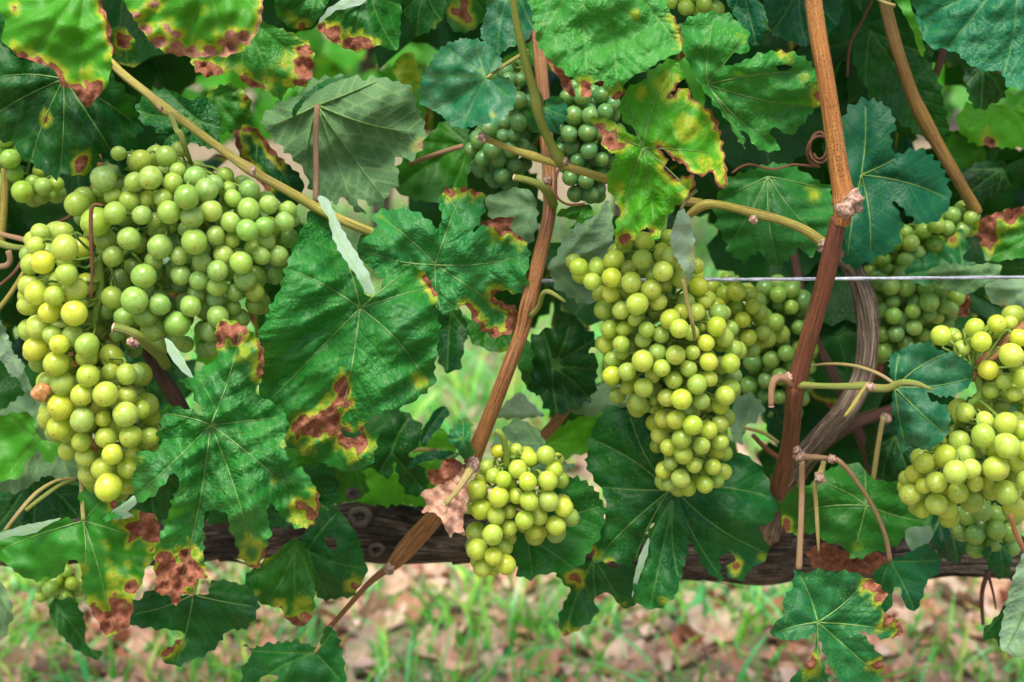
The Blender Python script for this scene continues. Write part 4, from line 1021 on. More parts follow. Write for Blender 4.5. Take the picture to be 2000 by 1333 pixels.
# ---- upper edge
L('bright green leaf with a brown scorched tip hanging from the top corner', .86, '-10,-20 8,40 5,80 40,112 80,125 108,140 118,165 145,178 165,208 190,192 212,160 219,110 214,50 200,10 205,-30 120,-60', (172, -45), tips='-20,70 60,118 165,195 215,90',
  nec='170,188,24 155,175,14 190,180,14 200,22,6 28,18,5', en='90,130,75,9 205,50,60,6', yb='170,150,30 55,100,14 95,118,14', tone=.60, blue=.05, rug=.15, teeth=3, ty=-.35, tx=.1, lum=1.1, period=40)
L('bright leaf with a crinkled brown lower margin at the top', .87, '235,-30 262,38 300,88 330,104 380,112 440,110 478,96 508,50 512,-5 480,-70 350,-80', (400, -70), tips='262,50 350,104 455,100 508,30',
  nec='312,84,14 345,96,17 380,104,16 412,104,14 445,96,18 470,78,19 452,70,12 288,58,10 268,30,8 328,55,8 343,68,9 301,8,9', en='512,40,60,6', yb='400,20,12 425,72,22 375,72,12 500,30,10', tone=.60, blue=.05, rug=.25, teeth=3, curl=.004, ty=-.35, dry=.3)
L('yellow bordered leaf with brown patches behind the crinkled margin leaf', .915, '350,40 372,90 380,135 415,150 455,140 480,165 520,178 548,196 568,172 600,165 615,125 605,90 560,60 500,40 420,20', (480, 30), tips='390,135 545,190 605,130 470,158',
  nec='598,120,24 590,150,20 400,140,24 430,148,14 475,160,16 500,172,14', yb='430,130,26 520,160,28 560,120,26 470,140,20 585,90,14', tone=.3, rug=.6, eyw=8, teeth=5)
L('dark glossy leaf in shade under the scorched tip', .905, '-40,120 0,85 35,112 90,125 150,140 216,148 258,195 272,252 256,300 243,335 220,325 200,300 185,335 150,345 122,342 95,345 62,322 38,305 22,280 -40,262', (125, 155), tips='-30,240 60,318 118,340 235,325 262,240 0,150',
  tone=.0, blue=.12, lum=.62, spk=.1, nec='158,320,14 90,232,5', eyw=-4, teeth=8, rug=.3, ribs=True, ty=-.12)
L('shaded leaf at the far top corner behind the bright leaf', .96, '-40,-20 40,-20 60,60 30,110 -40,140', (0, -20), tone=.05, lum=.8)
L('matte underside of a large leaf with its long pale stalk', .965, '508,235 545,200 585,182 612,158 660,148 712,155 740,150 800,168 812,205 826,232 832,268 808,312 772,310 780,345 765,372 742,405 700,392 715,420 690,408 668,388 655,400 610,372 590,330 548,285 520,255', (620, 206), under=True, tips='815,260 755,395 690,408 600,350 530,245 740,158',
  tone=.0, lum=.8, rug=.3, ribs=True, ty=-.1, cup=.01, petiole='620,206,.955,6 617,260,.945,6 617,330,.935,6 616,395,.925,6', pmat=M_PINK, eyw=-2, nec='822,285,8')
L('narrow sunlit turned edge of the matte underside leaf', .94, '570,215 600,180 640,155 690,148 650,162 615,182 590,205 575,230', (690, 148), tone=.1, blue=.4, teeth=2)
L('round dusty blue green leaf in front of the shaded grapes', .885, '820,190 826,150 845,115 870,88 910,75 948,84 970,100 981,122 968,138 952,145 951,152 960,156 985,150 1005,165 1009,185 1000,212 978,235 945,243 905,251 885,245 860,225 838,212 822,205', (951, 152), tips='830,150 870,92 930,82 905,245 850,215 995,190 970,110',
  tone=.05, blue=.85, lum=1.15, dust=.95, spk=.3, yb='962,225,13', eyw=-3, teeth=4, period=15, rug=.25, cup=.008, petiole='951,152,.884,3 985,128,.90,4 1030,100,.93,4')
L('small grey green heart leaf behind the green shoot', .92, '1028,228 1035,215 1058,210 1062,198 1080,187 1098,192 1108,210 1106,232 1094,248 1088,263 1068,258 1058,266 1040,250', (1060, 208), tone=.0, blue=.8, lum=1.1, dust=.3, teeth=3, period=14, rug=.5, petiole='1060,208,.918,2 1058,190,.91,2.5 1048,172,.90,2.5')
L('dusty blue leaf hanging at the top behind the green shoot', .94, '938,70 950,20 955,-30 1010,-40 1045,-20 1042,50 1030,80 990,95 972,108 952,85', (1000, -30), tone=.0, blue=.75, dust=.8, yb='995,92,10', teeth=3, period=16)
L('large puckered leaf with a brown torn notch at the top', .865, '1030,-40 1042,40 1050,85 1075,120 1102,140 1128,165 1135,190 1152,188 1158,165 1178,160 1182,178 1205,198 1218,170 1236,150 1262,138 1292,118 1332,98 1328,55 1305,15 1290,-50 1150,-90', (1150, -95), tips='1050,85 1150,170 1205,190 1325,90 1300,0',
  nec='1150,180,16 1142,165,10 1208,190,11', en='1330,60,30,3', yb='1195,175,14 1055,40,8 1240,30,20', tone=.36, blue=.45, lum=1.2, dust=.2, spk=.6, rug=1.0, ty=-.38, teeth=4, eyw=-3)
L('torn yellow green leaf in front of the yellow side shoot', .850, '1150,232 1178,230 1215,248 1238,265 1244,262 1240,252 1222,240 1208,212 1215,195 1222,178 1240,165 1258,155 1275,135 1312,115 1330,135 1336,150 1322,168 1306,190 1328,178 1342,172 1358,198 1384,214 1400,238 1412,292 1422,345 1414,370 1398,360 1390,338 1370,345 1352,338 1330,318 1316,316 1302,300 1285,290 1305,312 1300,330 1325,348 1352,342 1358,360 1340,388 1322,402 1300,430 1292,455 1275,470 1262,445 1232,470 1206,484 1202,440 1210,415 1200,390 1186,362 1190,340 1200,300 1180,290 1172,262', (1256, 289), tips='1160,238 1215,200 1315,125 1395,300 1350,375 1278,460 1212,470',
  nec='1186,268,20 1205,285,12 1172,250,12 1222,468,12 1268,452,7 1206,410,8', en='1400,280,120,4 1310,185,30,4', yb='1345,250,38 1250,180,20 1375,320,25 1290,160,25 1205,370,22', tone=.72, blue=.05, spk=.5, rug=.8, ragged=.5, wav=.009, teeth=5, ty=-.2, ribs=True, eyw=3)
L('deeply cut green leaf with pale speckles beside the tall tan cane', .895, '1325,60 1345,35 1388,24 1432,34 1458,62 1462,92 1450,108 1430,104 1408,118 1425,128 1470,112 1510,100 1560,108 1590,132 1602,175 1598,205 1572,235 1552,262 1535,263 1512,250 1505,262 1520,280 1518,295 1490,295 1470,282 1458,262 1448,258 1456,292 1438,268 1420,235 1392,200 1368,168 1350,138 1335,100', (1380, 165), tips='1395,32 1452,80 1590,140 1590,210 1515,288 1455,285',
  yb='1450,80,14 1545,115,18 1570,150,14', nec='1597,190,10 1530,102,5', tone=.30, blue=.5, spk=.8, rug=.8, teeth=5, ribs=True, holes=['1516,130 1535,126 1548,132 1535,138 1520,138'], ty=-.15, lum=1.15, wav=.010)
L('broad green leaf behind the tall cane below the coiled tendril', .955, '1395,395 1420,350 1470,330 1520,318 1570,335 1622,372 1628,430 1612,478 1580,500 1560,488 1545,500 1520,522 1498,512 1478,492 1455,512 1430,500 1410,460 1398,425', (1500, 345), tone=.22, blue=.45, spk=.2, yb='1590,380,20', eyw=1, rug=.4, lum=.95, ribs=True)
L('big blue green leaf filling the top corner', .87, '1778,-40 1792,30 1805,80 1820,92 1848,98 1875,108 1890,125 1925,140 1955,142 1968,165 1992,176 2050,170 2060,-40', (1985, -60), tips='1795,40 1850,98 1960,150 2030,160', tone=.05, blue=.95, lum=1.1, rug=.7, dust=.15, spk=.1, ty=-.4, teeth=5)
L('narrow bright edge on leaf hanging by a pale stalk at the top', .855, '1742,-10 1760,20 1782,60 1792,95 1802,112 1806,98 1796,55 1780,15 1770,-20', (1748, 5), tone=.5, teeth=2, petiole='1748,12,.852,4 1725,5,.852,3.5 1700,-10,.852,3', bul=.001)
L('small curled blue flap beside the big corner leaf', .875, '1780,30 1800,35 1815,55 1828,90 1820,112 1808,105 1795,75', (1782, 32), tone=0, blue=.9, teeth=2, bul=.001)
L('dark blue green five lobed leaf in shade behind the tall cane', .985, '1630,330 1650,300 1640,260 1655,215 1690,195 1730,205 1750,240 1740,270 1752,300 1795,292 1835,320 1852,360 1858,395 1835,430 1800,438 1770,415 1745,395 1762,430 1755,470 1735,495 1705,505 1675,522 1652,515 1648,460 1655,400 1640,370', (1682, 342), tips='1690,205 1845,385 1700,495 1750,310 1655,505', tone=.0, blue=.85, lum=.85, rug=.3, spk=.05, ribs=True)
# ---- hero leaves
L('largest dark green leaf with brown burnt holes beside the broad bunch', .868,
  '624,405 600,425 592,445 575,478 560,520 548,560 528,600 505,660 500,720 510,790 540,830 558,868 590,885 628,905 665,917 700,918 726,902 738,850 722,846 712,830 720,818 760,800 800,790 845,752 850,715 857,640 850,570 832,535 808,520 788,518 780,510 772,530 760,520 750,545 735,578 712,572 700,540 680,500 655,455', (704, 602), tips='640,425 560,525 520,790 640,905 830,740 845,560 800,525',
  nec='668,762,18 664,785,16 650,808,17 628,822,20 600,834,20 645,838,19 675,855,20 705,862,16 580,838,12', yb='690,880,30 600,875,26 820,745,24 560,850,18 725,870,18 808,530,10', en='842,560,25,6', eyw=-4,
  tone=.14, blue=.34, lum=1.1, rug=.9, spk=.45, teeth=5, period=30, ty=-.18, tx=-.05, cup=.022, wav=.013, lob=.012, g=5.0, ribs=True, seed=5, holes=['664,835 676,842 690,846 700,840 706,848 690,856 672,852'])
_big = bpy.data.objects['vine_leaf.'+str(max(int(o.name.split('.')[1]) for o in bpy.data.objects if o.name.startswith('vine_leaf.'))).zfill(3)]
L(None, .842, '622,382 640,388 650,410 672,455 700,500 722,540 733,575 712,565 690,530 662,490 648,455 640,425 626,402', (733, 575), parent=_big, under=True, pale=.75, part_name='folded_edge', part_label='pale silvery folded over edge of the leaf', teeth=2, tone=0, bul=.0005, rug=.2, wav=.002, lob=0, tips='630,392')
L('front lobed leaf with a curled brown tip hanging in the middle', .845,
  '422,632 450,624 480,640 500,658 516,690 512,735 502,768 525,782 552,796 562,822 556,850 548,872 562,890 592,915 618,955 625,990 614,1022 596,1033 570,1024 548,1005 528,985 522,1000 527,1040 516,1085 500,1112 478,1100 462,1068 450,1030 440,1003 418,998 400,1005 398,1050 398,1090 400,1128 382,1135 378,1158 352,1165 345,1185 325,1162 306,1158 304,1128 302,1085 318,1035 338,975 350,945 338,925 318,948 290,975 262,985 230,1012 208,1016 206,1006 240,982 262,968 258,935 268,905 270,882 305,880 314,862 308,845 316,828 312,802 335,792 372,802 398,812 388,790 370,760 352,742 378,735 400,715 422,700 424,670', (412, 830),
  tips='470,640 545,815 612,1010 500,1100 350,1150 225,1005 318,808',
  nec='450,650,24 430,662,16 468,640,14 330,1110,22 350,1120,30 365,1100,24 330,1150,28 350,1165,18 318,1090,14 376,1125,24 590,990,12 605,1000,11', en='512,700,40,7 500,1090,25,4 620,1000,40,5', yb='480,690,26 500,720,20 590,1005,32 490,1060,26 370,1080,26 535,940,9 275,900,10 405,940,7',
  tone=.16, blue=.32, rug=1.0, spk=.6, dust=.35, teeth=5, period=22, g=4.6, ribs=True, ty=-.28, cup=.022, wav=.013, lob=.012, seed=77, lum=1.15, eyw=-4, ragged=.3)
_fr = [o for o in bpy.data.objects if o.get('label', '').startswith('front lobed')][0]
L(None, .835, '206,1008 222,995 240,985 262,968 266,985 250,1000 262,1008 230,1016', (262, 975), parent=_fr, under=True, pale=.6, part_name='folded_tip', part_label='pale folded tip of the lobe', teeth=1, bul=.0005, rug=.2, wav=.002, lob=0, tips='215,1005')
L(None, .838, '322,660 335,668 352,690 366,715 378,738 360,730 340,708 328,688', (378, 738), parent=_fr, under=True, pale=.7, part_name='folded_edge', part_label='pale folded margin of the lobe', teeth=1, bul=.0005, rug=.2, wav=.001, lob=0, tips='330,670')
L('puckered blue green leaf with brown edged lobes beside the centre cane', .893,
  '696,478 712,455 735,440 728,425 740,412 775,408 808,412 835,428 856,445 862,420 856,392 868,372 905,366 940,378 946,402 938,430 925,452 945,440 985,448 1010,462 1030,482 1036,500 1028,540 1032,565 1008,575 985,568 965,580 1000,600 1025,618 1018,640 970,660 945,645 925,622 908,598 885,606 862,612 850,595 842,560 820,525 800,512 775,528 745,540 720,520 700,505', (850, 518), tips='735,420 905,372 1025,500 1010,630 715,490 860,605',
  nec='880,374,10 905,368,10 930,376,9 975,438,18 1005,445,16 1022,462,12 1000,632,16 965,650,12 1015,622,12 905,598,5', en='960,625,60,8', yb='1010,470,24 940,385,14 1000,600,28 920,600,16 745,425,12 870,385,14', tone=.18, blue=.6, rug=1.0, spk=.5, dust=.3, ribs=True, teeth=5, lum=1.2, ty=-.2, cup=.018, wav=.011)
L('reddish dry scrap of leaf behind the brown edged lobes', .91, '930,440 962,428 1000,425 998,448 1015,462 1030,475 1000,470 960,455', (930, 442), nec='970,448,60', teeth=2, tone=.1)
L('tiny toothed blue green leaf beside the centre cane node', .875, '876,848 888,828 905,818 920,824 922,850 920,868 928,885 915,895 900,893 890,875 875,862', (905, 860), tone=.1, blue=.75, eyw=5, teeth=4, period=13, rug=.4, g=4)
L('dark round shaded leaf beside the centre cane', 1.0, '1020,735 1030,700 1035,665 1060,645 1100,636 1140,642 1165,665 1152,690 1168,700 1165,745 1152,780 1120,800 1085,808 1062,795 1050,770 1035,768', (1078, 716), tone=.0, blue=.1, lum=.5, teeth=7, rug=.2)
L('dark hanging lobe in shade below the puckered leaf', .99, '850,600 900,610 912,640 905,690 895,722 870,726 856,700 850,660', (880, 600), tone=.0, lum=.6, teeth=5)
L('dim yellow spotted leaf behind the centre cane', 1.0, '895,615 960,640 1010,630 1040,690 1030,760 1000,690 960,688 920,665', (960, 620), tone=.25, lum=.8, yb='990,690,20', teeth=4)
L('pale underside leaf cupped behind the top of the tall bunch', .95, '1068,522 1085,500 1098,470 1120,445 1150,428 1172,412 1182,392 1196,420 1198,470 1190,520 1180,560 1172,588 1140,592 1110,578 1085,560 1075,535', (1075, 525), under=True, pale=.28, tips='1180,400 1140,585 1195,470', rug=.4, teeth=5, ty=-.1)
L('narrow silvery folded leaf hanging in front of the tall bunch', .858, '1312,450 1322,420 1332,405 1345,425 1355,465 1357,510 1350,548 1338,540 1330,520 1318,500 1310,475', (1330, 408), under=True, pale=.75, tips='1345,540', rug=.5, teeth=3, period=14, nec='1353,500,4', petiole='1330,408,.858,3 1345,385,.862,4 1360,372,.866,4', bul=.002)
L('curled green leaf behind the centre cane above the tall bunch', .975, '1085,420 1110,405 1150,400 1165,430 1140,460 1110,450 1125,432 1100,425', (1150, 400), tone=.35, blue=.1, eyw=3, teeth=3)
L('greyish underside leaf hanging behind the puckered leaf', .97, '948,385 980,375 1010,366 1042,378 1050,420 1040,470 1015,485 985,450 960,430 950,405', (1042, 400), under=True, pale=.15, lum=.8, rug=.2, teeth=4)
# ---- centre and below the tall bunch
L('large dark leaf hanging below the tall bunch', .935, '1148,880 1160,830 1188,790 1215,800 1255,812 1285,860 1305,930 1325,965 1300,1000 1270,1030 1250,1070 1232,1104 1200,1098 1165,1098 1155,1072 1178,1020 1182,975 1165,940 1146,915', (1308, 958), tips='1160,860 1230,810 1170,1085 1240,1095 1160,950', tone=.02, blue=.22, lum=.8, rug=.4, spk=.5, teeth=5, yb='1170,1085,18', nec='1190,1100,5 1158,1080,4', ribs=True, ty=-.15)
L('dark drooping lobe with a nibbled edge below the tall bunch', .945, '1310,955 1350,920 1410,895 1450,885 1485,912 1510,955 1522,990 1500,1025 1485,1032 1502,1075 1490,1100 1465,1112 1452,1132 1425,1128 1418,1105 1435,1095 1425,1080 1405,1095 1410,1132 1385,1120 1350,1060 1322,1000', (1315, 955), tips='1500,970 1495,1080 1405,1125', tone=.02, blue=.4, lum=.85, rug=.35, spk=.15, teeth=4, eyw=-6, ribs=True, nec='1435,1105,8', yb='1490,1090,16')
nl = L('narrow hanging leaf with a pale turned edge', .925, '1262,1050 1285,1010 1310,975 1335,1000 1346,1040 1342,1080 1332,1120 1322,1160 1300,1180 1272,1192 1240,1175 1238,1150 1250,1100', (1318, 965), tips='1270,1185 1325,1130 1245,1140', tone=.03, blue=.3, lum=.85, rug=.4, teeth=4, yb='1300,1175,14', spk=.3)
L(None, .915, '1268,1050 1264,1085 1250,1125 1235,1168 1240,1120 1252,1080', (1264, 1050), parent=nl, under=True, pale=.6, part_name='folded_edge', part_label='pale turned over edge', teeth=1, bul=.0002, rug=.1, wav=.001, lob=0, tips='1240,1150')
L('round glossy leaf cupped behind the small loose bunch', .935, '1000,1060 1008,1105 1018,1128 1040,1130 1062,1122 1110,1118 1140,1095 1160,1065 1175,1040 1182,1000 1172,970 1150,945 1120,932 1095,935 1060,960 1020,1000 1002,1030', (1030, 1050), tips='1110,940 1175,990 1120,1110 1040,1125', tone=.1, blue=.25, lum=.95, rug=.45, spk=.4, teeth=6, period=26, eyw=-2, cup=-.012, ribs=True)
L('shaded leaf with a brown notch hanging beneath the round glossy leaf', .98, '1085,1120 1130,1105 1165,1095 1200,1110 1235,1100 1262,1120 1250,1160 1228,1190 1205,1180 1195,1165 1180,1160 1162,1172 1170,1195 1150,1215 1125,1235 1098,1242 1090,1215 1100,1180 1112,1150', (1160, 1090), tips='1105,1235 1215,1185 1170,1190', tone=.05, lum=.7, blue=.2, nec='1118,1128,7 1132,1134,6 1108,1238,7 1130,1238,7', yb='1110,1228,14 1220,1180,12', teeth=5, spk=.3)
L('sunlit yellow green leaf glimpsed behind the small loose bunch', 1.07, '1060,860 1120,820 1180,800 1200,830 1160,880 1120,890 1090,900', (1180, 800), tone=.9, blue=0, lum=1.2, teeth=4)
L('grey leaf behind the small loose bunch', .955, '960,870 990,830 1020,820 1050,840 1075,880 1100,900 1120,910 1080,930 1000,900', (1100, 900), under=True, pale=.1, lum=.8, teeth=5)
L('pale grey underside leaf behind the tall bunch foot', 1.04, '1110,800 1150,760 1200,745 1232,770 1240,790 1200,800 1150,812', (1240, 780), under=True, pale=.35, teeth=3)
L('pale silvery leaf lying in the gap beside the centre cane', 1.08, '965,815 985,790 1015,765 1040,790 1060,812 1020,818', (1055, 812), under=True, pale=.75, teeth=3)
L('small grey underside leaf in shade by the russet cane', 1.0, '1430,790 1445,772 1475,775 1492,795 1475,825 1455,835 1448,868 1432,860 1432,825', (1435, 870), under=True, pale=.3, teeth=5, petiole='1450,835,1.0,3 1490,845,1.0,4 1520,865,1.0,4')
dl = L('crumpled pinkish dry leaf hanging at the centre cane node', .88, '822,962 850,952 880,940 905,915 912,940 913,985 905,1015 905,1046 888,1040 880,1050 868,1030 858,1010 840,1000 825,1002 832,982', (910, 922), tips='830,965 885,1045 830,1000', nec='870,985,120', dry=.85, tone=.3, rug=1, teeth=3, wav=.005, period=18, ragged=.3)
L('rust brown curled dry leaf behind the pinkish dry leaf', .90, '835,935 838,918 858,915 865,900 885,895 900,905 900,925 880,940 855,950', (900, 905), nec='870,920,120', tone=.3, rug=1, teeth=2, curl=-.006, wav=.007)
# ---- gap leaves left of centre cane
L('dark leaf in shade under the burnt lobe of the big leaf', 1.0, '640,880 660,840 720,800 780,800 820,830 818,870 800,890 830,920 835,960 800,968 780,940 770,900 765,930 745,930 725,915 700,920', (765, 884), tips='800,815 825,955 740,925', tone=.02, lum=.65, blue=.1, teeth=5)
L('yellow green translucent leaf behind the dark shaded leaf', 1.06, '655,945 690,900 740,890 780,860 840,830 880,850 890,880 860,920 870,965 830,990 780,985 740,990 690,985 665,975', (790, 880), tone=.85, blue=.05, lum=1.0, teeth=5, petiole='790,880,1.05,4 830,878,1.04,4 860,880,1.03,4')
L('small drooping blue leaf above the tiny toothed leaf', 1.02, '820,865 832,830 850,800 872,795 876,808 862,830 845,850 830,872', (822, 870), tone=.0, blue=.9, lum=.7, teeth=2)
L('dark thin curled leaf beside the rust brown dry leaf', .99, '795,915 815,890 850,880 895,885 890,895 850,898 820,905 800,918', (895, 885), tone=.0, blue=.7, lum=.6, teeth=2)
# ---- lower left
L('drooping leaf blotched yellow with a rust red tip at the bottom', .88,
  '-25,1045 40,1030 100,1018 130,1012 152,1020 158,990 152,965 170,958 200,972 240,985 280,1000 306,1008 312,1050 308,1085 285,1110 278,1140 262,1165 258,1195 250,1225 232,1232 208,1245 195,1222 172,1180 160,1140 158,1112 148,1095 132,1098 122,1120 88,1136 45,1128 10,1100 -25,1085', (163, 1018), tips='0,1075 215,1210 295,1060 200,975 165,1140',
  nec='287,1038,30 290,1010,20 205,1215,26 185,1200,16 240,1212,26 222,1180,12 258,1150,14 228,990,14 224,1160,6 223,1140,5 222,1120,4 252,1200,18', yb='245,1020,22 262,1010,20 205,1065,15 215,1100,15 160,1110,18 232,1130,18 178,1175,20 205,1190,24 250,1100,14 288,1105,18 90,1130,10 130,1108,10', tone=.25, blue=.1, rug=.15, spk=0, teeth=3, eyw=2, ty=-.3, cup=.014, ribs=True, seed=909)
L('pale turned up margin of the yellow blotched leaf', .87, '-25,1052 40,1028 90,1018 120,1012 95,1025 70,1040 50,1046 20,1048 0,1056', (120, 1012), under=True, pale=.5, teeth=1, bul=.0003, rug=.1, wav=.001, lob=0)
L('dark green hanging leaf beneath the curled brown tip', .91, '252,1178 278,1168 300,1150 330,1158 362,1165 378,1162 408,1158 412,1138 435,1132 468,1140 490,1152 505,1180 498,1205 480,1228 452,1232 436,1242 425,1260 400,1280 372,1290 345,1302 318,1290 308,1272 335,1262 360,1240 340,1232 305,1228 260,1222 252,1200', (378, 1162), tips='262,1200 420,1140 495,1185 345,1295 300,1160', tone=.02, blue=.2, lum=.7, rug=.25, spk=.3, teeth=5, nec='335,1262,9 320,1275,8 348,1252,7', petiole='378,1162,.908,4 385,1130,.92,4 390,1090,.94,4', ribs=True)
L('green leaf with yellow margins and a dark red tip under the front lobed leaf', .925, '478,1130 500,1105 540,1080 562,1058 580,1052 596,1068 608,1100 616,1145 612,1190 604,1215 580,1224 560,1210 548,1190 520,1182 492,1165', (578, 1062), tips='485,1130 580,1220 610,1140 520,1180', tone=.2, blue=.1, nec='570,1215,16 598,1212,14 548,1198,9', yb='590,1180,24 545,1180,20 520,1085,22 500,1160,12', teeth=3, rug=.4, spk=.4, lum=.9, eyw=2)
L('leaf with a torn hole beside the old trunk', .955, '588,1060 605,1020 628,1005 655,990 680,1018 700,1050 712,1090 718,1118 705,1140 690,1165 660,1168 630,1172 612,1150 600,1110', (600, 1075), tips='660,1000 712,1110 640,1165', tone=.03, blue=.25, lum=.8, rug=.4, teeth=4, holes=['632,1052 645,1048 658,1062 655,1076 640,1068'], yb='700,1135,18', nec='695,1145,9')
L('dark toothed leaf at the bottom edge beneath the twig', .90, '470,1345 478,1300 490,1272 475,1262 500,1266 520,1258 545,1256 575,1252 600,1258 622,1262 628,1245 632,1232 650,1226 662,1250 672,1290 675,1340 640,1380 520,1390', (615, 1275), tips='485,1270 650,1232 480,1350 665,1330', tone=.03, blue=.25, lum=.85, rug=.3, teeth=6, eyw=-1, holes=['508,1325 525,1318 545,1322 535,1335 510,1338'], petiole='615,1275,.898,4 628,1255,.90,4 645,1225,.915,4')
L('bright green young lobes at the edge under the long golden bunch', .93, '-30,830 20,808 50,805 68,818 72,845 88,860 120,850 122,870 108,895 90,905 82,890 70,880 60,895 48,905 42,930 20,938 -30,935', (75, 858), tips='20,815 20,925 115,868 60,812', tone=.55, blue=.1, rug=.3, teeth=4, lum=1.0)
L('grey green underside leaf behind the long golden bunch', .965, '-20,830 20,790 60,765 95,800 120,850 150,890 160,930 130,945 90,930 40,960 -20,950', (90, 800), under=True, pale=.15, lum=.8, rug=.3, teeth=5)
L('toothed underside margin at the edge beside the golden grapes', .945, '-30,600 0,625 15,655 28,690 48,715 42,735 22,735 10,715 -5,700 -30,690', (-25, 610), under=True, pale=.45, rug=.6, teeth=4, period=14)
L('grey green stray margin leaf next to the golden grapes', .97, '40,700 55,740 75,780 70,790 50,770 35,735', (40, 700), under=True, pale=.1, teeth=3)
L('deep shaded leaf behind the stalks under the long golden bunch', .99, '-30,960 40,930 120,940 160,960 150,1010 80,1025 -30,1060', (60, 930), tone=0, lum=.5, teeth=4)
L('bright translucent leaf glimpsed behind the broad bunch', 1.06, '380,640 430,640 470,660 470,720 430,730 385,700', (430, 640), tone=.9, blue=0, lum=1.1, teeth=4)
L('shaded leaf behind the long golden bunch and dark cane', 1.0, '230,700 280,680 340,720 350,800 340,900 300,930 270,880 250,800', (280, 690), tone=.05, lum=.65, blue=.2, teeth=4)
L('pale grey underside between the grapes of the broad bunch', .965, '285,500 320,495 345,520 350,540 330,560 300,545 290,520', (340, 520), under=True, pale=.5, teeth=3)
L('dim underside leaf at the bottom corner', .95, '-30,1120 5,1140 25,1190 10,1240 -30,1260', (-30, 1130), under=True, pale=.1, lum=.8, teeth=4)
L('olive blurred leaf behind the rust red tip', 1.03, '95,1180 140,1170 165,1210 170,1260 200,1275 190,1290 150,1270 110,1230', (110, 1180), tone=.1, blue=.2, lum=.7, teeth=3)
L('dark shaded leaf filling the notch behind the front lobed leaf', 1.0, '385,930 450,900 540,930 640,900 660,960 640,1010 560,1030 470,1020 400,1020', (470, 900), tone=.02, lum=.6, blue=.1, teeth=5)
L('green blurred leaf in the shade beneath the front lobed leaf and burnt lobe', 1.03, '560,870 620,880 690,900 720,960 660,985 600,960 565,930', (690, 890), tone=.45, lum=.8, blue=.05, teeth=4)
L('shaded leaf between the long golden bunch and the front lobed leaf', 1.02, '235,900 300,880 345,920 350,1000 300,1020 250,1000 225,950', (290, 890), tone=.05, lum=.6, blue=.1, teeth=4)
# ---- upper left middle
L('puckered dark leaf below the long sloping cane', .955, '262,215 290,180 330,175 370,195 400,190 425,215 430,260 415,290 370,280 340,300 310,290 300,250 275,240', (380, 230), tone=.05, blue=.3, lum=.75, rug=.9, teeth=4)
L('shaded lobe with a yellow edge above the sloping cane', .985, '400,190 440,165 480,180 490,215 470,250 430,260 415,230', (420, 190), tone=.35, lum=.8, eyw=5, teeth=5, nec='478,190,6')
L('shaded leaf with a dull red margin beneath the sloping cane', 1.0, '455,245 500,250 540,300 590,350 585,400 540,390 500,350 470,310', (500, 260), tone=.02, blue=.4, lum=.6, en='480,320,70,9', teeth=4)
L('dark leaf with a brown patch under the bright crinkled leaf', .985, '205,60 240,50 262,80 270,110 250,125 225,110 210,90', (240, 50), tone=.1, lum=.7, nec='242,80,15', yb='235,75,10', teeth=3)
L('green leaf with a yellow scorched corner at the top', .93, '535,10 560,-30 620,-30 640,10 610,50 580,58 548,40', (620, -20), tone=.15, lum=.85, yb='570,40,22', nec='590,52,9', rug=.7, teeth=3)
L('dark leaf with a white folded upper edge at the top', .915, '618,50 640,30 660,20 690,5 720,-10 780,-30 782,60 775,100 740,90 700,102 660,88 635,70', (720, -20), tone=.05, blue=.1, lum=.75, nec='690,85,20 650,70,16 720,92,12 630,55,10', yb='660,62,12', rug=.7, teeth=3)
L('white folded upper edge beside the puckered dark leaf', .905, '620,48 640,18 665,2 700,-12 716,2 690,14 655,22 635,38', (700, -10), under=True, pale=.85, teeth=2, bul=.0003, wav=.002, rug=.3, lob=0)
L('dark pointed leaf hanging beside the round dusty leaf', 1.0, '785,-20 860,-20 868,30 840,60 815,70 800,45 790,20', (830, -20), tone=.1, lum=.75, yb='850,50,14', nec='905,30,20', teeth=4)
L('leaf with red brown patch glimpsed above the round dusty leaf', 1.04, '865,-20 950,-20 945,40 915,62 885,60 870,30', (900, -20), tone=.3, lum=.8, nec='898,22,13 914,38,9 906,6,10', teeth=3)
L('dull green leaf in shade beneath the matte underside leaf', 1.01, '765,345 790,310 830,270 870,235 905,240 925,290 915,340 905,385 860,398 810,390 775,375', (915, 285), tone=.3, blue=.0, lum=.8, teeth=4, rug=.2, petiole='800,320,1.0,5 855,300,.99,5 905,285,.985,5', pmat=M_PINK)
L('small yellow shrivelled leaf in the gap beside the dusty leaf', 1.05, '770,120 800,100 815,130 825,165 805,180 780,165 768,140', (795, 100), tone=.9, blue=0, yb='800,140,50', teeth=3)
L('brown dry leaf under the notch of the large puckered leaf', .90, '1068,112 1085,115 1105,135 1118,165 1122,188 1105,180 1090,150 1072,128', (1070, 112), nec='1095,150,80', tone=.1, teeth=2, rug=.8)
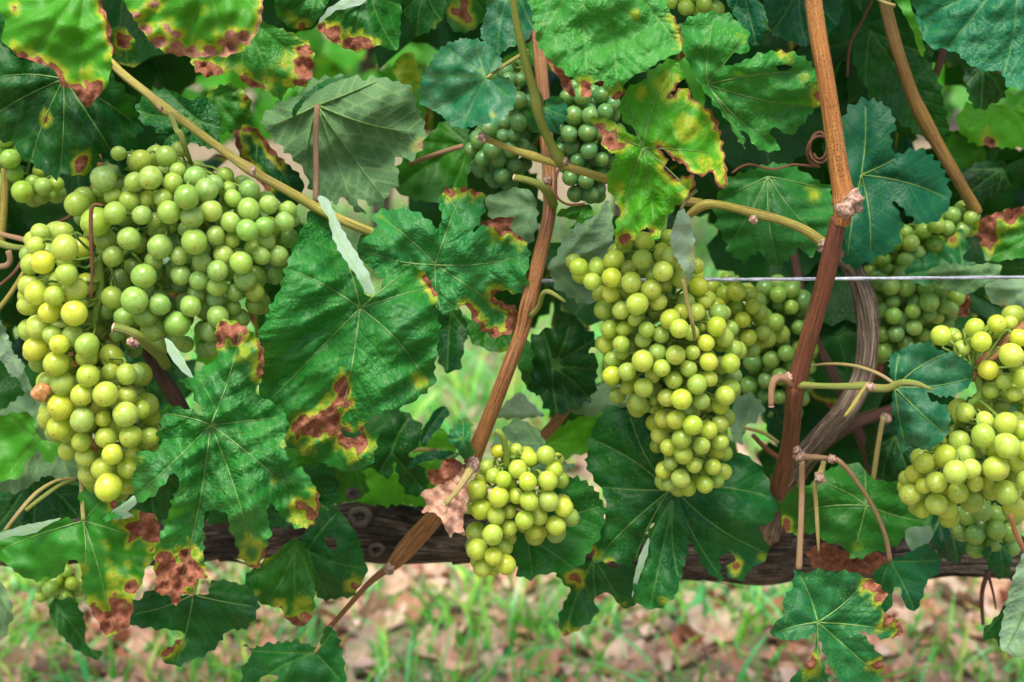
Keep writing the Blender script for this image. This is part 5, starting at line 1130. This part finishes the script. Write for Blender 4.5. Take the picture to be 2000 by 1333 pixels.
# ---- right side
L('dark green shaded leaf behind the blurred tan cane', 1.08, '1660,60 1720,40 1790,80 1830,150 1850,230 1840,290 1790,260 1740,230 1700,190 1670,130', (1700, 60), tone=.1, blue=.1, lum=.7, teeth=5)
L('blue shaded leaf beside the tall cane at the top', 1.02, '1495,-30 1640,-30 1640,40 1610,75 1575,92 1540,80 1505,60', (1560, -30), tone=0, blue=.7, lum=.75, teeth=4)
L('blue grey curled leaf at the top behind the speckled leaf', .97, '1410,-20 1470,-20 1495,30 1492,80 1470,90 1450,60 1435,30', (1450, -20), tone=0, blue=.8, lum=.8, teeth=3)
L('bright yellow green sunlit leaf near the blurred tan cane', 1.12, '1880,210 1920,195 1960,205 2030,200 2040,280 1960,290 1900,280 1870,250', (1960, 200), tone=.95, blue=.0, lum=1.15, nec='1930,282,14', teeth=6)
L('bright green leaf below the sunlit yellow green leaf', 1.13, '1830,255 1880,260 1925,290 1920,340 1880,360 1850,330 1835,300', (1920, 290), tone=.7, blue=.0, lum=1.0, teeth=4)
L('dark toothed leaf hanging under the big corner leaf', 1.03, '1885,125 1930,140 1965,150 1962,190 1935,205 1915,215 1895,200 1885,160', (1920, 130), tone=.05, lum=.6, teeth=6)
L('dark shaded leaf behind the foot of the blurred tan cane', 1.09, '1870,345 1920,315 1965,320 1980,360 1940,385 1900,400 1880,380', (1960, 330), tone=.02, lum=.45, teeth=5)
L('yellow rimmed leaf with a broad brown border beside the blurred cane', .98, '1898,440 1925,425 1960,412 2040,400 2040,500 1990,505 1950,510 1925,508 1915,480', (2040, 440), tips='1910,470 1950,420 1930,505', nec='1930,440,28 1915,470,20 1965,420,20 1990,408,16', yb='1950,470,22 1985,440,20', tone=.3, blue=.0, lum=.9, teeth=3, rug=.4)
L('curly blue green leaf above the wire', .985, '1775,520 1800,500 1825,492 1835,498 1850,470 1870,452 1885,460 1890,490 1882,505 1905,515 1935,520 1945,535 1900,548 1850,540 1820,555 1790,555 1772,540', (1880, 530), tone=.1, blue=.6, lum=.85, rug=.7, teeth=5, nec='1860,465,8')
L('flat olive underside leaf touching the wire', .965, '1808,535 1830,520 1860,515 1890,520 1930,515 1955,520 1950,540 1920,560 1890,575 1865,570 1830,555', (1955, 525), under=True, pale=.0, lum=.85, rug=.2, teeth=2, eyw=3)
L('pale underside leaf just below the wire at the edge', .94, '1922,560 1945,548 1980,545 2040,545 2040,640 1990,628 1970,615 1955,600 1935,590', (2020, 560), under=True, pale=.35, nec='1962,610,10', rug=.4, teeth=2)
L('small green leaf at the edge above the wire', .985, '1950,520 1965,500 1990,500 2040,510 2040,545 1960,540', (2030, 520), tone=.15, blue=.4, lum=.8, rug=.8, teeth=4)
L('brown curled leaf hanging in shade below the wire', 1.03, '1855,565 1885,560 1895,590 1890,620 1870,615 1860,590', (1870, 560), nec='1875,590,60', lum=.6, tone=0, teeth=2)
tt = L('two lobed dusty blue leaf over the edge of the dense bunch', .862, '1736,702 1755,685 1785,672 1815,670 1832,682 1870,695 1895,712 1902,735 1890,758 1862,772 1835,775 1812,768 1822,785 1845,792 1856,815 1852,845 1832,868 1805,880 1782,870 1770,880 1762,885 1752,840 1742,790 1745,762', (1747, 757), tips='1755,690 1850,690 1895,740 1845,850 1768,870', tone=.0, blue=.8, lum=.9, dust=.5, rug=.25, teeth=4, period=15, ribs=True, ty=-.25, cup=.012)
L('broad green leaf with yellow rim behind the hanging stalks', .975, '1525,1010 1530,975 1555,950 1585,945 1600,925 1640,908 1680,905 1700,930 1730,940 1760,945 1790,965 1815,1000 1820,1030 1790,1050 1760,1055 1735,1075 1700,1080 1685,1092 1665,1088 1640,1065 1610,1058 1590,1040 1560,1045 1530,1035', (1692, 988), tips='1535,1010 1665,1085 1810,1020 1690,912 1600,940', tone=.18, blue=.15, lum=.9, rug=.4, spk=.4, eyw=1, nec='1535,1030,10', yb='1670,1070,14 1560,1035,14', teeth=5, ribs=True)
L('red brown dry leaf behind the lowest lobed leaf', 1.0, '1575,1080 1610,1060 1660,1080 1710,1080 1740,1095 1715,1125 1680,1118 1640,1115 1590,1112 1582,1095', (1700, 1100), nec='1650,1090,150', tone=0, teeth=2, rug=.9, wav=.008)
L('folded dark leaf at the end of the long arched stalk', .905, '1700,1130 1715,1110 1738,1096 1775,1080 1810,1062 1838,1090 1832,1120 1812,1135 1800,1170 1788,1195 1768,1185 1758,1150 1745,1150 1742,1185 1725,1200 1708,1195 1700,1165', (1738, 1097), tips='1835,1095 1785,1190 1715,1190', tone=.0, blue=.55, lum=.8, rug=.25, teeth=3, spk=.1)
L('pale underside corner above the folded dark leaf', .93, '1768,1035 1790,1030 1818,1028 1822,1050 1800,1070 1780,1075 1770,1060', (1800, 1070), under=True, pale=.45, teeth=2, rug=.2)
L('lowest lobed leaf with rust red scalloped edge over the litter', .868,
  '1552,1112 1575,1118 1598,1112 1630,1118 1655,1115 1690,1128 1715,1140 1732,1165 1722,1185 1735,1200 1760,1215 1762,1240 1735,1248 1700,1238 1680,1236 1705,1262 1725,1295 1722,1325 1700,1350 1660,1348 1632,1320 1612,1280 1600,1250 1604,1290 1618,1330 1605,1360 1570,1362 1540,1345 1550,1318 1575,1300 1590,1265 1592,1238 1575,1248 1545,1252 1512,1245 1510,1220 1530,1200 1532,1165 1548,1145', (1597, 1216), tips='1560,1120 1690,1135 1750,1235 1715,1320 1520,1235 1600,1350',
  nec='1708,1145,18 1725,1165,15 1735,1205,14 1758,1222,12 1756,1245,10 1720,1300,10 1585,1295,14', yb='1700,1165,16 1720,1225,18 1570,1330,14 1700,1290,12', tone=.08, blue=.6, lum=.95, rug=.6, spk=.5, dust=.15, teeth=5, ribs=True, ty=-.15, cup=.014, g=5)
L('long grey underside leaf hanging at the bottom corner', .89, '2040,1030 1995,1090 1975,1140 1960,1200 1952,1250 1965,1275 1990,1285 2040,1270', (2040, 1040), under=True, pale=.35, tips='1965,1270 2030,1270', rug=.6, teeth=3, ribs=True)
L('dark green toothed leaf behind the long grey underside leaf', .92, '1918,1245 1935,1215 1960,1190 1985,1170 1985,1230 1955,1258 1940,1248', (1985, 1180), tone=.0, blue=.3, lum=.7, teeth=5)
L('short drooping leaf below the shaded bunch', .97, '1920,1075 1960,1060 1975,1090 1970,1125 1950,1130 1930,1105', (1950, 1060), tone=.0, blue=.5, lum=.75, teeth=3)
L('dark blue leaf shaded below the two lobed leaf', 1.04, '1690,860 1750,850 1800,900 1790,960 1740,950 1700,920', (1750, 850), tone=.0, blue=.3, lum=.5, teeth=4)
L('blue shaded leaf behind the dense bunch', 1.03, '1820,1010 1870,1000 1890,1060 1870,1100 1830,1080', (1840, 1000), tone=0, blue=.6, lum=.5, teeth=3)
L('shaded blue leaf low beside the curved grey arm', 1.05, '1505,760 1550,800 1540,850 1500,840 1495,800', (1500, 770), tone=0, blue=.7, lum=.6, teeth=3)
